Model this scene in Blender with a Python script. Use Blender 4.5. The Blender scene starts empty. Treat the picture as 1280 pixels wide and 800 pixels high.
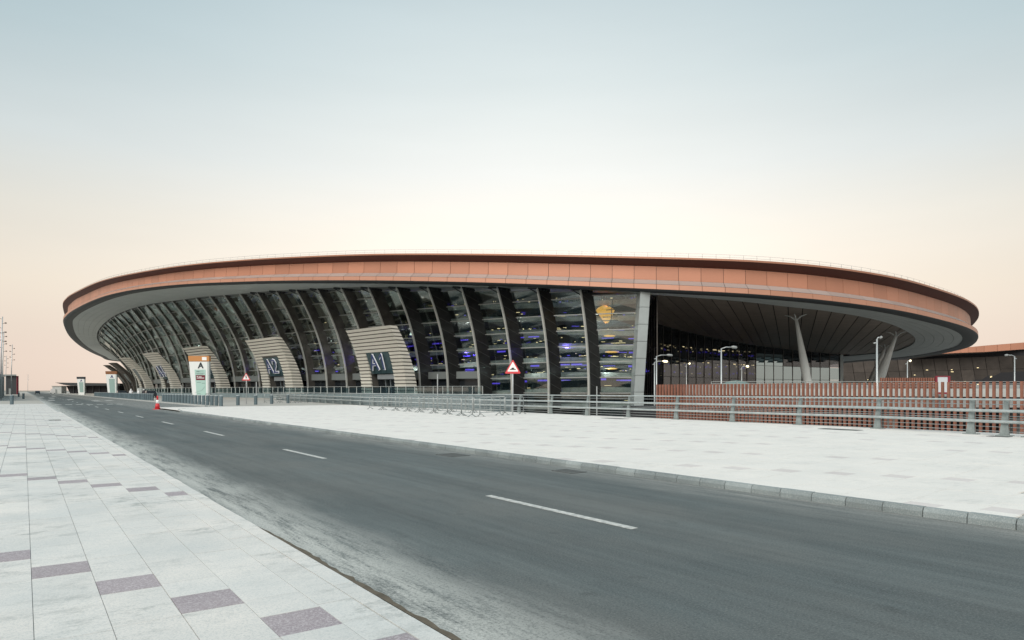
import bpy, bmesh, math, random
from mathutils import Vector
random.seed(7)
scn = bpy.context.scene
COL = scn.collection
F = 853.0; HZ = 488.0; CAMZ = 1.6; SH = 1.48      # focal length / horizon in photo pixels, eye height over road / pavement

# ------------------------------------------------------------------ camera, world, sun
cd = bpy.data.cameras.new('camera'); cam = bpy.data.objects.new('camera', cd); COL.objects.link(cam)
cam.location = (0, 0, CAMZ); cam.rotation_euler = (math.pi/2, 0, 0)
cd.sensor_width = 36; cd.lens = 24.0; cd.shift_y = 88/1280.0; cd.clip_start = 0.1; cd.clip_end = 9000
scn.camera = cam
scn.view_settings.view_transform = 'Standard'; scn.view_settings.look = 'None'
scn.view_settings.exposure = 0.0; scn.view_settings.gamma = 1.0
W = bpy.data.worlds.new("World"); scn.world = W; W.use_nodes = True
nt = W.node_tree; nt.nodes.clear(); N = nt.nodes.new; L = nt.links.new
out = N('ShaderNodeOutputWorld'); bg = N('ShaderNodeBackground'); tc = N('ShaderNodeTexCoord')
sep = N('ShaderNodeSeparateXYZ'); L(tc.outputs['Generated'], sep.inputs[0])
ramp = N('ShaderNodeValToRGB'); L(sep.outputs['Z'], ramp.inputs[0])
stops = [(0.0, (.78, .63, .53)), (.05, (.80, .66, .56)), (.13, (.83, .74, .62)), (.22, (.76, .745, .675)),
         (.30, (.62, .69, .70)), (.41, (.45, .575, .62)), (.5, (.37, .515, .58)), (1.0, (.37, .50, .575))]
cr = ramp.color_ramp
while len(cr.elements) < len(stops): cr.elements.new(.5)
for e, (p, c) in zip(cr.elements, stops): e.position = p; e.color = (*c, 1)
dot = N('ShaderNodeVectorMath'); dot.operation = 'DOT_PRODUCT'; L(tc.outputs['Generated'], dot.inputs[0])
gd = Vector((.04, 1, .17)).normalized(); dot.inputs[1].default_value = gd
pw = N('ShaderNodeMath'); pw.operation = 'POWER'; pw.use_clamp = True; L(dot.outputs['Value'], pw.inputs[0]); pw.inputs[1].default_value = 7
glow = N('ShaderNodeMix'); glow.data_type = 'RGBA'; glow.blend_type = 'ADD'
L(pw.outputs[0], glow.inputs[0]); L(ramp.outputs[0], glow.inputs[6]); glow.inputs[7].default_value = (.42, .355, .30, 1)
nish = N('ShaderNodeTexSky'); nish.sky_type = 'NISHITA'; nish.sun_disc = False
nish.sun_elevation = math.radians(38); nish.sun_rotation = math.radians(200)
bg2 = N('ShaderNodeBackground'); L(nish.outputs[0], bg2.inputs[0]); bg2.inputs[1].default_value = 0.05
skm = N('ShaderNodeMapping'); skm.inputs['Scale'].default_value = (1.2, 1.2, 7); L(tc.outputs['Generated'], skm.inputs[0])
skn = N('ShaderNodeTexNoise'); skn.inputs['Scale'].default_value = 2.2; skn.inputs['Detail'].default_value = 5; L(skm.outputs[0], skn.inputs[0])
skr = N('ShaderNodeMapRange'); skr.inputs[1].default_value = .35; skr.inputs[2].default_value = .65; skr.inputs[3].default_value = .985; skr.inputs[4].default_value = 1.015; L(skn.outputs[0], skr.inputs[0])
hz = N('ShaderNodeVectorMath'); hz.operation = 'SCALE'; L(glow.outputs[2], hz.inputs[0]); L(skr.outputs[0], hz.inputs['Scale'])
L(hz.outputs[0], bg.inputs[0]); bg.inputs[1].default_value = 1.0
ms = N('ShaderNodeMixShader'); ms.inputs[0].default_value = 0.05; L(bg.outputs[0], ms.inputs[1]); L(bg2.outputs[0], ms.inputs[2])
L(ms.outputs[0], out.inputs[0])
sd = bpy.data.lights.new('sun', 'SUN'); sun = bpy.data.objects.new('sun', sd); COL.objects.link(sun)
sd.energy = 2.75; sd.angle = math.radians(40); sd.color = (1, .915, .81)
_az = math.radians(200); _el = math.radians(38)
sun.rotation_euler = Vector((math.sin(_az)*math.cos(_el), math.cos(_az)*math.cos(_el), math.sin(_el))).to_track_quat('Z', 'Y').to_euler()
scn.render.engine = 'CYCLES'

# ------------------------------------------------------------------ materials
MATS = {}
def mat(name, col, rough=.6, metal=0., noise=0., scale=3., col2=None, bump=0., emit=None, spec=.5, stretch=None, rot=0., detail=6):
    if name in MATS: return MATS[name]
    m = bpy.data.materials.new(name); m.use_nodes = True; MATS[name] = m
    t = m.node_tree; b = t.nodes['Principled BSDF']
    b.inputs['Base Color'].default_value = (*col, 1); b.inputs['Roughness'].default_value = rough
    b.inputs['Metallic'].default_value = metal; b.inputs['Specular IOR Level'].default_value = spec
    if noise or bump or col2:
        g = t.nodes.new('ShaderNodeNewGeometry'); mp = t.nodes.new('ShaderNodeMapping'); mp.vector_type = 'POINT'
        vr = t.nodes.new('ShaderNodeVectorRotate'); vr.rotation_type = 'Z_AXIS'; vr.inputs['Angle'].default_value = rot
        t.links.new(g.outputs['Position'], vr.inputs['Vector']); t.links.new(vr.outputs[0], mp.inputs[0])
        if stretch: mp.inputs['Scale'].default_value = stretch
        n = t.nodes.new('ShaderNodeTexNoise'); n.inputs['Scale'].default_value = scale; n.inputs['Detail'].default_value = detail
        n.inputs['Roughness'].default_value = .65
        t.links.new(mp.outputs[0], n.inputs[0])
        r = t.nodes.new('ShaderNodeValToRGB'); t.links.new(n.outputs[0], r.inputs[0])
        c2 = col2 or tuple(c*(1-noise) for c in col)
        r.color_ramp.elements[0].position = .32; r.color_ramp.elements[0].color = (*c2, 1)
        r.color_ramp.elements[1].position = .68; r.color_ramp.elements[1].color = (*col, 1)
        t.links.new(r.outputs[0], b.inputs['Base Color'])
        if bump:
            bp = t.nodes.new('ShaderNodeBump'); bp.inputs['Strength'].default_value = bump; bp.inputs['Distance'].default_value = .01
            t.links.new(n.outputs[0], bp.inputs['Height']); t.links.new(bp.outputs[0], b.inputs['Normal'])
    if emit:
        b.inputs['Emission Color'].default_value = (*emit[0], 1); b.inputs['Emission Strength'].default_value = emit[1]
    return m
def glassmat(name, tint, refl, rough=.02, base=.1, top=.7):
    m = bpy.data.materials.new(name); m.use_nodes = True; MATS[name] = m
    t = m.node_tree; t.nodes.clear(); o = t.nodes.new('ShaderNodeOutputMaterial')
    tr = t.nodes.new('ShaderNodeBsdfTransparent'); tr.inputs[0].default_value = (*tint, 1)
    gl = t.nodes.new('ShaderNodeBsdfGlossy'); gl.inputs[0].default_value = (*refl, 1); gl.inputs[1].default_value = rough
    lw = t.nodes.new('ShaderNodeLayerWeight'); lw.inputs[0].default_value = .35
    mr = t.nodes.new('ShaderNodeMapRange'); mr.inputs[3].default_value = base; mr.inputs[4].default_value = top
    t.links.new(lw.outputs['Fresnel'], mr.inputs[0])
    mx = t.nodes.new('ShaderNodeMixShader'); t.links.new(mr.outputs[0], mx.inputs[0]); t.links.new(tr.outputs[0], mx.inputs[1]); t.links.new(gl.outputs[0], mx.inputs[2])
    t.links.new(mx.outputs[0], o.inputs[0]); return m

ROT = math.atan2(610, 853)          # road runs this far left of straight ahead
def objcol(m, amount=.12, hue=None):
    """small per-object brightness differences so alike pieces are not identical"""
    t = m.node_tree; b = t.nodes['Principled BSDF']; oi = t.nodes.new('ShaderNodeObjectInfo')
    hv = t.nodes.new('ShaderNodeHueSaturation'); mr = t.nodes.new('ShaderNodeMapRange')
    mr.inputs[3].default_value = 1-amount; mr.inputs[4].default_value = 1+amount
    t.links.new(oi.outputs['Random'], mr.inputs[0]); t.links.new(mr.outputs[0], hv.inputs['Value'])
    ln = [l for l in t.links if l.to_socket == b.inputs['Base Color']]
    if ln: t.links.new(ln[0].from_socket, hv.inputs['Color'])
    else: hv.inputs['Color'].default_value = b.inputs['Base Color'].default_value
    t.links.new(hv.outputs[0], b.inputs['Base Color']); return m

def asphalt():
    m = bpy.data.materials.new('asphalt'); m.use_nodes = True; MATS['asphalt'] = m
    t = m.node_tree; b = t.nodes['Principled BSDF']; Nn = t.nodes.new; K = t.links.new
    g = Nn('ShaderNodeNewGeometry'); vr = Nn('ShaderNodeVectorRotate'); vr.rotation_type = 'Z_AXIS'; vr.inputs['Angle'].default_value = -ROT
    K(g.outputs['Position'], vr.inputs['Vector'])            # x = p across the road, y = s along it
    sp = Nn('ShaderNodeSeparateXYZ'); K(vr.outputs[0], sp.inputs[0])
    def noise(sc, st, det=6, ro=.6):
        mp = Nn('ShaderNodeMapping'); mp.inputs['Scale'].default_value = st; K(vr.outputs[0], mp.inputs[0])
        n = Nn('ShaderNodeTexNoise'); n.inputs['Scale'].default_value = sc; n.inputs['Detail'].default_value = det; n.inputs['Roughness'].default_value = ro
        K(mp.outputs[0], n.inputs[0]); return n.outputs[0]
    def ma(op, a, bb=None, clamp=False):
        n = Nn('ShaderNodeMath'); n.operation = op; n.use_clamp = clamp
        for i, v in enumerate((a, bb)):
            if v is None: continue
            if isinstance(v, (int, float)): n.inputs[i].default_value = v
            else: K(v, n.inputs[i])
        return n.outputs[0]
    def rng(v, a, bb, c, d):
        n = Nn('ShaderNodeMapRange'); n.clamp = True; K(v, n.inputs[0])
        for i, q in enumerate((a, bb, c, d)): n.inputs[i+1].default_value = q
        return n.outputs[0]
    def mix(fac, a, bb):
        n = Nn('ShaderNodeMix'); n.data_type = 'RGBA'; K(fac, n.inputs[0])
        for i, v in ((6, a), (7, bb)):
            if isinstance(v, tuple): n.inputs[i].default_value = (*v, 1)
            else: K(v, n.inputs[i])
        return n.outputs[2]
    streak = noise(1.2, (1.6, .10, 1), 8, .7); blot = noise(.35, (1, .6, 1), 5); grain = noise(60, (1, 1, 1), 3, .8); mid = noise(6, (1, .35, 1), 6, .7)
    c = mix(rng(streak, .33, .67, 0, 1), (.064, .081, .085), (.140, .166, .168))
    c = mix(rng(blot, .42, .62, 0, .6), c, (.155, .162, .155))
    c = mix(rng(noise(.9, (2.2, .05, 1), 9, .75), .50, .64, 0, .5), c, (.070, .080, .082))
    c = mix(rng(noise(3.2, (1, .8, 1), 4, .5), .66, .74, 0, .5), c, (.05, .058, .06))
    c = mix(rng(mid, .5, .75, 0, .35), c, (.055, .062, .066))
    # pale dust gathered along both kerbs, ragged and streaked by tyres
    wob = ma('ADD', sp.outputs['X'], ma('MULTIPLY', ma('SUBTRACT', noise(1.1, (1, .22, 1), 7, .7), .5), 1.1))
    d1 = rng(wob, 3.35, 2.35, 0, 1); d1b = rng(wob, 1.8, 2.3, .45, 1)
    fine = rng(ma('ADD', ma('MULTIPLY', noise(5, (1, .10, 1), 9, .8), .65), ma('MULTIPLY', noise(34, (1, .6, 1), 5, .8), .35)), .40, .60, .0, 1)
    dust = ma('MULTIPLY', ma('MULTIPLY', d1, d1b), ma('MINIMUM', ma('MULTIPLY', fine, 1.7), 1.0))
    c = mix(ma('MULTIPLY', dust, .9), c, (.60, .61, .58))
    d2 = ma('MULTIPLY', rng(wob, 8.1, 9.1, 0, .85), fine)
    c = mix(d2, c, (.36, .36, .34))
    c = mix(rng(grain, .48, .62, 0, .42), c, (.24, .26, .26)); c = mix(rng(noise(42, (1, 1, 1), 3, .8), .52, .64, 0, .5), c, (.05, .056, .06))
    K(c, b.inputs['Base Color']); b.inputs['Roughness'].default_value = .82; b.inputs['Specular IOR Level'].default_value = .3
    bp = Nn('ShaderNodeBump'); bp.inputs['Strength'].default_value = .35; bp.inputs['Distance'].default_value = .01
    K(ma('ADD', grain, mid), bp.inputs['Height']); K(bp.outputs[0], b.inputs['Normal']); return m
def stone(name, light, dark, fleck, dirt):
    m = bpy.data.materials.new(name); m.use_nodes = True; MATS[name] = m
    t = m.node_tree; b = t.nodes['Principled BSDF']; Nn = t.nodes.new; K = t.links.new
    g = Nn('ShaderNodeNewGeometry')
    def noise(sc, det=6, ro=.6, st=(1, 1, 1)):
        vr = Nn('ShaderNodeVectorRotate'); vr.rotation_type = 'Z_AXIS'; vr.inputs['Angle'].default_value = -ROT; K(g.outputs['Position'], vr.inputs['Vector'])
        mp = Nn('ShaderNodeMapping'); mp.inputs['Scale'].default_value = st; K(vr.outputs[0], mp.inputs[0])
        n = Nn('ShaderNodeTexNoise'); n.inputs['Scale'].default_value = sc; n.inputs['Detail'].default_value = det; n.inputs['Roughness'].default_value = ro
        K(mp.outputs[0], n.inputs[0]); return n.outputs[0]
    def rng(v, a, bb, c, d):
        n = Nn('ShaderNodeMapRange'); K(v, n.inputs[0])
        for i, q in enumerate((a, bb, c, d)): n.inputs[i+1].default_value = q
        return n.outputs[0]
    def mix(fac, a, bb):
        n = Nn('ShaderNodeMix'); n.data_type = 'RGBA'; K(fac, n.inputs[0])
        for i, v in ((6, a), (7, bb)):
            if isinstance(v, tuple): n.inputs[i].default_value = (*v, 1)
            else: K(v, n.inputs[i])
        return n.outputs[2]
    c = mix(rng(noise(.8), .35, .65, 0, 1), light, dark)
    c = mix(rng(noise(70, 4, .85), .48, .60, 0, .8 if 'purple' in name else .5), c, fleck)
    dm = Nn('ShaderNodeMath'); dm.operation = 'MULTIPLY'; K(rng(noise(3.2, 10, .78, (.8, 1.3, 1)), .50, .66, 0, dirt), dm.inputs[0]); K(rng(noise(.55, 3, .5), .44, .62, .12, 1), dm.inputs[1])
    c = mix(dm.outputs[0], c, (.25, .28, .275))
    K(c, b.inputs['Base Color']); b.inputs['Roughness'].default_value = .7; b.inputs['Specular IOR Level'].default_value = .3
    bp = Nn('ShaderNodeBump'); bp.inputs['Strength'].default_value = .25; bp.inputs['Distance'].default_value = .005
    K(noise(95, 3, .8), bp.inputs['Height']); K(bp.outputs[0], b.inputs['Normal']); return m

asphalt()
stone('tile_white', (.81, .775, .735), (.66, .665, .65), (.42, .46, .47), .8); stone('tile_purple', (.37, .32, .34), (.30, .26, .285), (.60, .56, .585), .45)
stone('tile_white_far', (.88, .84, .795), (.80, .775, .74), (.6, .62, .61), .22); stone('tile_rose', (.70, .65, .63), (.62, .575, .56), (.8, .78, .78), .1)
objcol(MATS['tile_white'], .035); objcol(MATS['tile_purple'], .06)
stone('kerb_stone', (.27, .31, .315), (.16, .19, .20), (.50, .53, .53), .8); objcol(MATS['kerb_stone'], .12)
mat('joint_sand', (.52, .53, .52), .9, noise=.4, scale=5)
mat('rust_strip', (.17, .14, .10), .85, noise=.5, scale=9, bump=.5)
mat('plaza_pale', (.50, .48, .44), .8, noise=.25, scale=.4)
mat('sand', (.36, .32, .27), .9, noise=.3, scale=.05)
mat('lower_road', (.24, .235, .225), .85, noise=.4, scale=.3)
mat('paint_white', (.74, .74, .71), .6, scale=11, col2=(.30, .32, .32))
mat('concrete', (.34, .36, .36), .8, noise=.25, scale=1.5, bump=.2)
mat('concrete_blue', (.20, .26, .28), .75, noise=.3, scale=.8)
mat('concrete_light', (.50, .52, .51), .75, noise=.2, scale=1.0)
mat('rail_paint', (.52, .57, .57), .4, .35, noise=.3, scale=4); mat('rail_post', (.33, .38, .38), .5, .3, noise=.35, scale=6)
mat('rail_thin', (.45, .48, .48), .4, .5)
objcol(mat('slat_red', (.32, .135, .09), .55, noise=.3, scale=5), .1)
objcol(mat('copper_panel', (.49, .225, .145), .45, .15, noise=.06, scale=.25, spec=.4), .10)
objcol(mat('copper_low', (.52, .26, .175), .45, .15, noise=.05, scale=.4), .05)
objcol(mat('grey_panel', (.50, .44, .42), .35, .3), .09)
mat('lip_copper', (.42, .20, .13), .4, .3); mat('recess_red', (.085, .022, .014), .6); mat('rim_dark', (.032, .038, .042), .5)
objcol(mat('soffit', (.68, .72, .71), .5, .1, noise=.12, scale=.15), .03); mat('soffit_back', (.26, .28, .28), .7)
objcol(mat('plank_brown', (.36, .295, .25), .5, .2, noise=.25, scale=.5, bump=.1), .15)
objcol(mat('fin_dark', (.135, .125, .115), .3, .3, noise=.5, scale=.5, detail=2), .15); mat('fin_edge', (.74, .75, .72), .35, .5, noise=.15, scale=2)
mat('mullion', (.36, .38, .37), .4, .5); objcol(mat('fin_black', (.045, .045, .046), .3, .3, noise=.4, scale=.5, detail=2), .15); mat('joint_grey', (.11, .115, .11), .5, .3); mat('end_column', (.52, .58, .59), .4, .4, noise=.15, scale=.5)
mat('column_paint', (.84, .88, .87), .4, noise=.1, scale=.6)
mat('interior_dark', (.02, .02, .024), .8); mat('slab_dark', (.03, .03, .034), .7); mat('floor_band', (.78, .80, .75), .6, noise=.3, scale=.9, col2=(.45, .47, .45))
mat('spandrel_box', (.16, .18, .18), .5)
mat('purple_light', (.1, .08, .4), .5, emit=((.14, .08, 1.0), 1.0)); mat('purple_soft', (.1, .08, .4), .5, emit=((.15, .11, .80), .42))
mat('warm_light', (.9, .8, .5), .5, emit=((1, .80, .42), 1.6)); mat('amber_light', (.9, .6, .2), .5, emit=((1, .50, .07), .9))
objcol(mat('portal_slat', (.82, .79, .71), .5, noise=.08, scale=1), .06); mat('portal_dark', (.10, .09, .08), .6); mat('portal_core', (.10, .095, .085), .7)
mat('door_dark', (.012, .016, .02), .2); mat('sign_glass', (.06, .11, .125), .15, .2, noise=.4, scale=.8); mat('letter_white', (.8, .82, .85), .5, emit=((.8, .85, 1), .1)); mat('letter_navy', (.03, .05, .16), .4)
mat('canopy_grey', (.24, .27, .29), .4, .3)
mat('totem_white', (.74, .77, .77), .4); mat('totem_orange', (.50, .22, .07), .5); mat('totem_green', (.38, .56, .51), .4); mat('totem_dull', (.28, .40, .38), .4); mat('totem_brown', (.22, .09, .035), .5); mat('totem_maroon', (.14, .01, .025), .4); mat('totem_black', (.01, .02, .03), .4); mat('totem_white_ink', (.85, .85, .85), .5)
objcol(mat('bollard_metal', (.16, .22, .25), .4, .5, noise=.25, scale=6), .12); mat('bollard_cap', (.55, .60, .62), .35, .5)
mat('sign_red', (.62, .06, .07), .4); mat('sign_white', (.82, .82, .82), .4); mat('sign_black', (.015, .015, .015), .5)
mat('cone_red', (.60, .03, .04), .45); mat('cone_white', (.85, .85, .85), .4)
mat('galv', (.42, .45, .45), .4, .6, noise=.3, scale=8); mat('galv_dark', (.22, .24, .24), .6, .3)
mat('lamp_pole', (.50, .53, .54), .4, .4); mat('lamp_head', (.30, .32, .32), .5); mat('lamp_lit', (1, .9, .6), .5, emit=((1, .86, .55), 3.0))
mat('robe', (.75, .76, .78), .8); mat('skin', (.30, .17, .11), .6); mat('headcloth', (.7, .7, .7), .8); mat('dark_cloth', (.05, .05, .06), .8)
mat('car_dark', (.03, .04, .05), .25, .3); mat('car_white', (.7, .7, .7), .3); mat('rubber', (.015, .015, .015), .8); mat('car_glass', (.03, .04, .05), .1)
mat('brown_wall', (.085, .072, .064), .45, .3, noise=.4, scale=.25, bump=.1); objcol(MATS['brown_wall'], .2)
mat('beige_soffit', (.20, .18, .17), .6); mat('corrugated', (.35, .40, .42), .6, noise=.15, scale=.5); mat('dark_building', (.02, .025, .03), .6)
mat('tent_green', (.16, .24, .23), .6); mat('board_red', (.25, .03, .05), .5); mat('board_white', (.62, .66, .70), .4)
mat('flag_dark', (.14, .11, .10), .7); mat('grate', (.10, .11, .11), .6)
glassmat('glass', (.80, .84, .83), (.85, .92, .90), .015, .10); glassmat('glass_wing', (.90, .93, .92), (.85, .92, .90), .02, .06, .35); glassmat('glass_dark', (.55, .55, .58), (.62, .68, .70), .01, .04)
glassmat('glass_mirror', (.3, .33, .33), (.62, .80, .86), .01, .55); glassmat('glass_rail', (.72, .82, .84), (.8, .85, .85), .03, .1)

# ------------------------------------------------------------------ helpers
def ps(p, s, z=0.):                      # across / along the road -> world
    return Vector((p*.8134 - s*.5817, p*.5817 + s*.8134, z))
E_S = Vector((-.5817, .8134, 0)); E_P = Vector((.8134, .5817, 0)); UP = Vector((0, 0, 1))
def at(px, Y, z=0.): return Vector(((px-640)/F*Y, Y, z))
class MB:
    def __init__(s): s.v = []; s.f = []; s.m = []
    def add(s, vs, fs, mi=0):
        b = len(s.v); s.v += [tuple(v) for v in vs]; s.f += [tuple(b+i for i in f) for f in fs]; s.m += [mi]*len(fs); return s
    def frame_box(s, o, a, b, c, mi=0):  # corner o and three edge vectors
        o, a, b, c = map(Vector, (o, a, b, c))
        vs = [o, o+a, o+a+b, o+b, o+c, o+a+c, o+a+b+c, o+b+c]
        return s.add(vs, [(0,3,2,1),(4,5,6,7),(0,1,5,4),(1,2,6,5),(2,3,7,6),(3,0,4,7)], mi)
    def box(s, x0, x1, y0, y1, z0, z1, mi=0): return s.frame_box((x0,y0,z0), (x1-x0,0,0), (0,y1-y0,0), (0,0,z1-z0), mi)
    def bar(s, a, b, w, h, up=UP, mi=0): # rectangular bar between two points
        a, b = Vector(a), Vector(b); d = b-a; side = d.cross(up)
        if side.length < 1e-6: side = d.cross(Vector((1, 0, 0)))
        side.normalize(); u = side.cross(d).normalized()
        return s.frame_box(a-side*w/2-u*h/2, side*w, d, u*h, mi)
    def tube(s, pts, r, n=8, mi=0, cap=True):
        pts = [Vector(p) for p in pts]; rs = r if isinstance(r, (list, tuple)) else [r]*len(pts)
        vs = []; fs = []
        for i, p in enumerate(pts):
            d = (pts[min(i+1, len(pts)-1)]-pts[max(i-1, 0)]).normalized()
            u = d.cross(UP if abs(d.z) < .9 else Vector((1, 0, 0))).normalized(); w = d.cross(u)
            for k in range(n):
                a = 2*math.pi*k/n; vs.append(p+u*math.cos(a)*rs[i]+w*math.sin(a)*rs[i])
        for i in range(len(pts)-1):
            for k in range(n):
                fs.append((i*n+k, i*n+(k+1)%n, (i+1)*n+(k+1)%n, (i+1)*n+k))
        if cap: fs += [tuple(range(n)), tuple((len(pts)-1)*n+k for k in range(n))]
        return s.add(vs, fs, mi)
    def prism(s, poly, d, mi=0):         # planar polygon pushed along d
        n = len(poly); poly = [Vector(p) for p in poly]; d = Vector(d)
        vs = poly+[p+d for p in poly]
        return s.add(vs, [tuple(range(n)), tuple(range(2*n-1, n-1, -1))]+[(i, (i+1)%n, n+(i+1)%n, n+i) for i in range(n)], mi)
    def loft(s, rows, mi=0, close=False):
        n = len(rows[0]); vs = [p for r in rows for p in r]; fs = []
        for i in range(len(rows)-1):
            for k in range(n if close else n-1): fs.append((i*n+k, i*n+(k+1)%n, (i+1)*n+(k+1)%n, (i+1)*n+k))
        return s.add(vs, fs, mi)
    def build(s, name, mats, parent=None, kind=None, smooth=False, org=None):
        me = bpy.data.meshes.new(name)
        vs = s.v
        if org is not None: vs = [(v[0]-org[0], v[1]-org[1], v[2]-org[2]) for v in vs]
        me.from_pydata(vs, [], s.f)
        for m in (mats if isinstance(mats, (list, tuple)) else [mats]): me.materials.append(MATS[m])
        me.polygons.foreach_set('material_index', s.m); 
        if smooth: me.polygons.foreach_set('use_smooth', [True]*len(s.f))
        bm = bmesh.new(); bm.from_mesh(me); bmesh.ops.recalc_face_normals(bm, faces=bm.faces); bm.to_mesh(me); bm.free()
        o = bpy.data.objects.new(name, me); COL.objects.link(o)
        if org is not None: o.location = org
        if parent is not None: o.parent = parent
        if kind: o['kind'] = kind
        return o
def empty(name, loc, label, cat, group=None, rz=0):
    o = bpy.data.objects.new(name, None); COL.objects.link(o); o.location = loc; o.rotation_euler.z = rz; tag(o, label, cat, group); return o
def tag(o, label=None, cat=None, group=None, kind=None):
    if label: o['label'] = label
    if cat: o['category'] = cat
    if group: o['group'] = group
    if kind: o['kind'] = kind
    return o
def rel(o, parent):                       # parent keeps world place (parents are unrotated empties)
    o.parent = parent; o.location = Vector(o.location) - Vector(parent.location); return o
def copy_thing(src, loc, rz, label=None, group=None):
    r = src.copy(); COL.objects.link(r); r.location = loc; r.rotation_euler.z = rz
    if label: r['label'] = label
    if group: r['group'] = group
    for ch in src.children:
        c = ch.copy(); COL.objects.link(c); c.parent = r
        for g in ch.children:
            d = g.copy(); COL.objects.link(d); d.parent = c
    return r
def text_mesh(txt, size, depth, offset=0., bold=False):
    cu = bpy.data.curves.new('t', 'FONT'); cu.body = txt; cu.size = size; cu.extrude = depth; cu.offset = offset; cu.align_x = 'CENTER'
    to = bpy.data.objects.new('t', cu); COL.objects.link(to)
    dg = bpy.context.evaluated_depsgraph_get(); me = bpy.data.meshes.new_from_object(to.evaluated_get(dg))
    bpy.data.objects.remove(to); return me
def text_obj(name, txt, size, depth, m, parent, o, ex, offset=0.):
    """flat lettering standing upright: origin o (centre of baseline), reading direction ex"""
    me = text_mesh(txt, size, depth, offset); ex = Vector(ex).normalized(); nz = ex.cross(UP)
    for v in me.vertices:
        c = v.co.copy(); v.co = Vector(o)+ex*c.x+UP*c.y+nz*c.z
    me.materials.clear(); me.materials.append(MATS[m]); ob = bpy.data.objects.new(name, me); COL.objects.link(ob); ob.parent = parent; return ob
def catmull(P, closed=False, n=8):
    out = []; m = len(P)
    for i in range(m if closed else m-1):
        g = lambda k: P[k % m] if closed else P[max(0, min(m-1, k))]
        a, b, c, d = g(i-1), g(i), g(i+1), g(i+2)
        for j in range(n):
            t = j/n; out.append(.5*((2*b)+(c-a)*t+(2*a-5*b+4*c-d)*t*t+(3*b-a-3*c+d)*t**3))
    if not closed: out.append(P[-1])
    return out
def resample(P, step, closed=False):
    Q = P+[P[0]] if closed else P; out = [Q[0]]; acc = 0
    for a, b in zip(Q, Q[1:]):
        L_ = (b-a).length
        while L_ > 1e-9 and acc+L_ >= step:
            t = (step-acc)/L_; a = a.lerp(b, t); out.append(a.copy()); L_ = (b-a).length; acc = 0
        acc += L_
    return out
def lerp_tab(T, x):
    T = sorted(T)
    if x <= T[0][0]: return T[0][1]
    for (a, b), (c, d) in zip(T, T[1:]):
        if x <= c: return b+(d-b)*(x-a)/(c-a)
    return T[-1][1]

# ------------------------------------------------------------------ ground
m = MB(); m.box(-4000, 4000, -600, 7000, -7, -6); m.build('lower_ground', 'lower_road', kind='structure')
m = MB()
poly = [(-4000, -600), tuple(ps(27.4, -60)[:2]), tuple(ps(27.4, 66)[:2]), tuple(ps(31.5, 102)[:2]), (-45, 122), (-45, 600), (-45, 7000), (-4000, 7000)]
poly[0:1] = [(-4000, -600), tuple(ps(27.4, -400)[:2])]
m.prism([(x, y, -3.0) for x, y in poly], (0, 0, 2.97)); m.build('ground', 'sand', kind='structure')
# road sheet
def strip(pts, z0, z1, mtl, name, kind='structure', parent=None):
    m = MB(); m.prism([ps(p, s, z0) for p, s in pts], (0, 0, z1-z0)); return m.build(name, mtl, parent, kind)
strip([(2.06, -25), (9.25, -25), (9.25, 54), (9.8, 59), (11.5, 63.4), (14.4, 66), (14.4, 900), (2.06, 900)], -.025, 0, 'asphalt', 'road')
# pavement beds (tiles lie on them)
left_bed = strip([(-30, -25), (1.91, -25), (1.91, 900), (-30, 900)], -.02, .112, 'joint_sand', 'left_pavement')
right_bed = strip([(9.36, -25), (27.35, -25), (27.35, 66.5), (14.6, 66.5), (11.65, 63.3), (9.93, 58.9), (9.36, 54)], -.02, .10, 'joint_sand', 'right_pavement')
strip([(14.58, 66.55), (27.7, 66.55), (31.4, 102), (40, 102), (60, 400), (60, 900), (14.58, 900)], -.02, .115, 'plaza_pale', 'forecourt')
strip([(-30, 92), (1.91, 92), (1.91, 900), (-30, 900)], .101, .118, 'plaza_pale', 'left_forecourt')

def visible(v, margin=40):
    if v.y < .8: return False
    x = 640+F*v.x/v.y; y = HZ-F*(.12-CAMZ)/v.y
    return -margin < x < 1280+margin and y < 840
def lay_tiles(parent, pr, sr, off, mats, near_n, splitfn):
    tiles = []
    j0 = math.floor((pr[0]-.05)/.4); j1 = math.ceil((pr[1]-.05)/.4)
    for j in range(j0, j1+1):
        pa, pb = .05+.4*(j-1), .05+.4*j
        pa, pb = max(pa, pr[0]), min(pb, pr[1])
        if pb-pa < .05: continue
        m0 = math.floor((sr[0]-off+.8*j)/7.2)-1
        s = off-.8*j+7.2*m0
        while s < sr[1]:
            segs = [(s, s+.42, 1)]; q = s+.42; end = s+7.2
            while q < end-.01:
                l = splitfn(j, q); 
                if end-q < l+.3: l = end-q
                segs.append((q, q+l, 0)); q += l
            if pr[0] > 5 and random.random() < .25: segs = [(a, b, 0) for a, b, k in segs]
            for a, b, k in segs:
                if b < sr[0] or a > sr[1]: continue
                c = ps((pa+pb)/2, (a+b)/2, .12)
                if visible(c): tiles.append((c.y, pa, pb, max(a, sr[0]), min(b, sr[1]), k))
            s += 7.2
    tiles.sort(key=lambda t: t[0])
    far = MB()
    for i, (d, pa, pb, a, b, k) in enumerate(tiles):
        g = .0022 if d < 12 else .004; dz = random.uniform(-.0015, .0015)
        o = ps(pa+g, a+g, .104); mb = MB() if i < near_n else far
        mb.frame_box(o, E_P*(pb-pa-2*g), E_S*(b-a-2*g), UP*(.016+dz), k if i >= near_n else 0)
        if i < near_n: mb.build('paving_tile', mats[k], parent)
    far.build('paving_tile_field', list(mats), parent, kind='stuff')
lay_tiles(left_bed, (-9, 1.905), (1.5, 91.9), 7.35, ('tile_white', 'tile_purple'), 290, lambda j, q: .85 if j <= 2 else (.425 if (j*7+int(q*3)) % 3 else .85))
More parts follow.
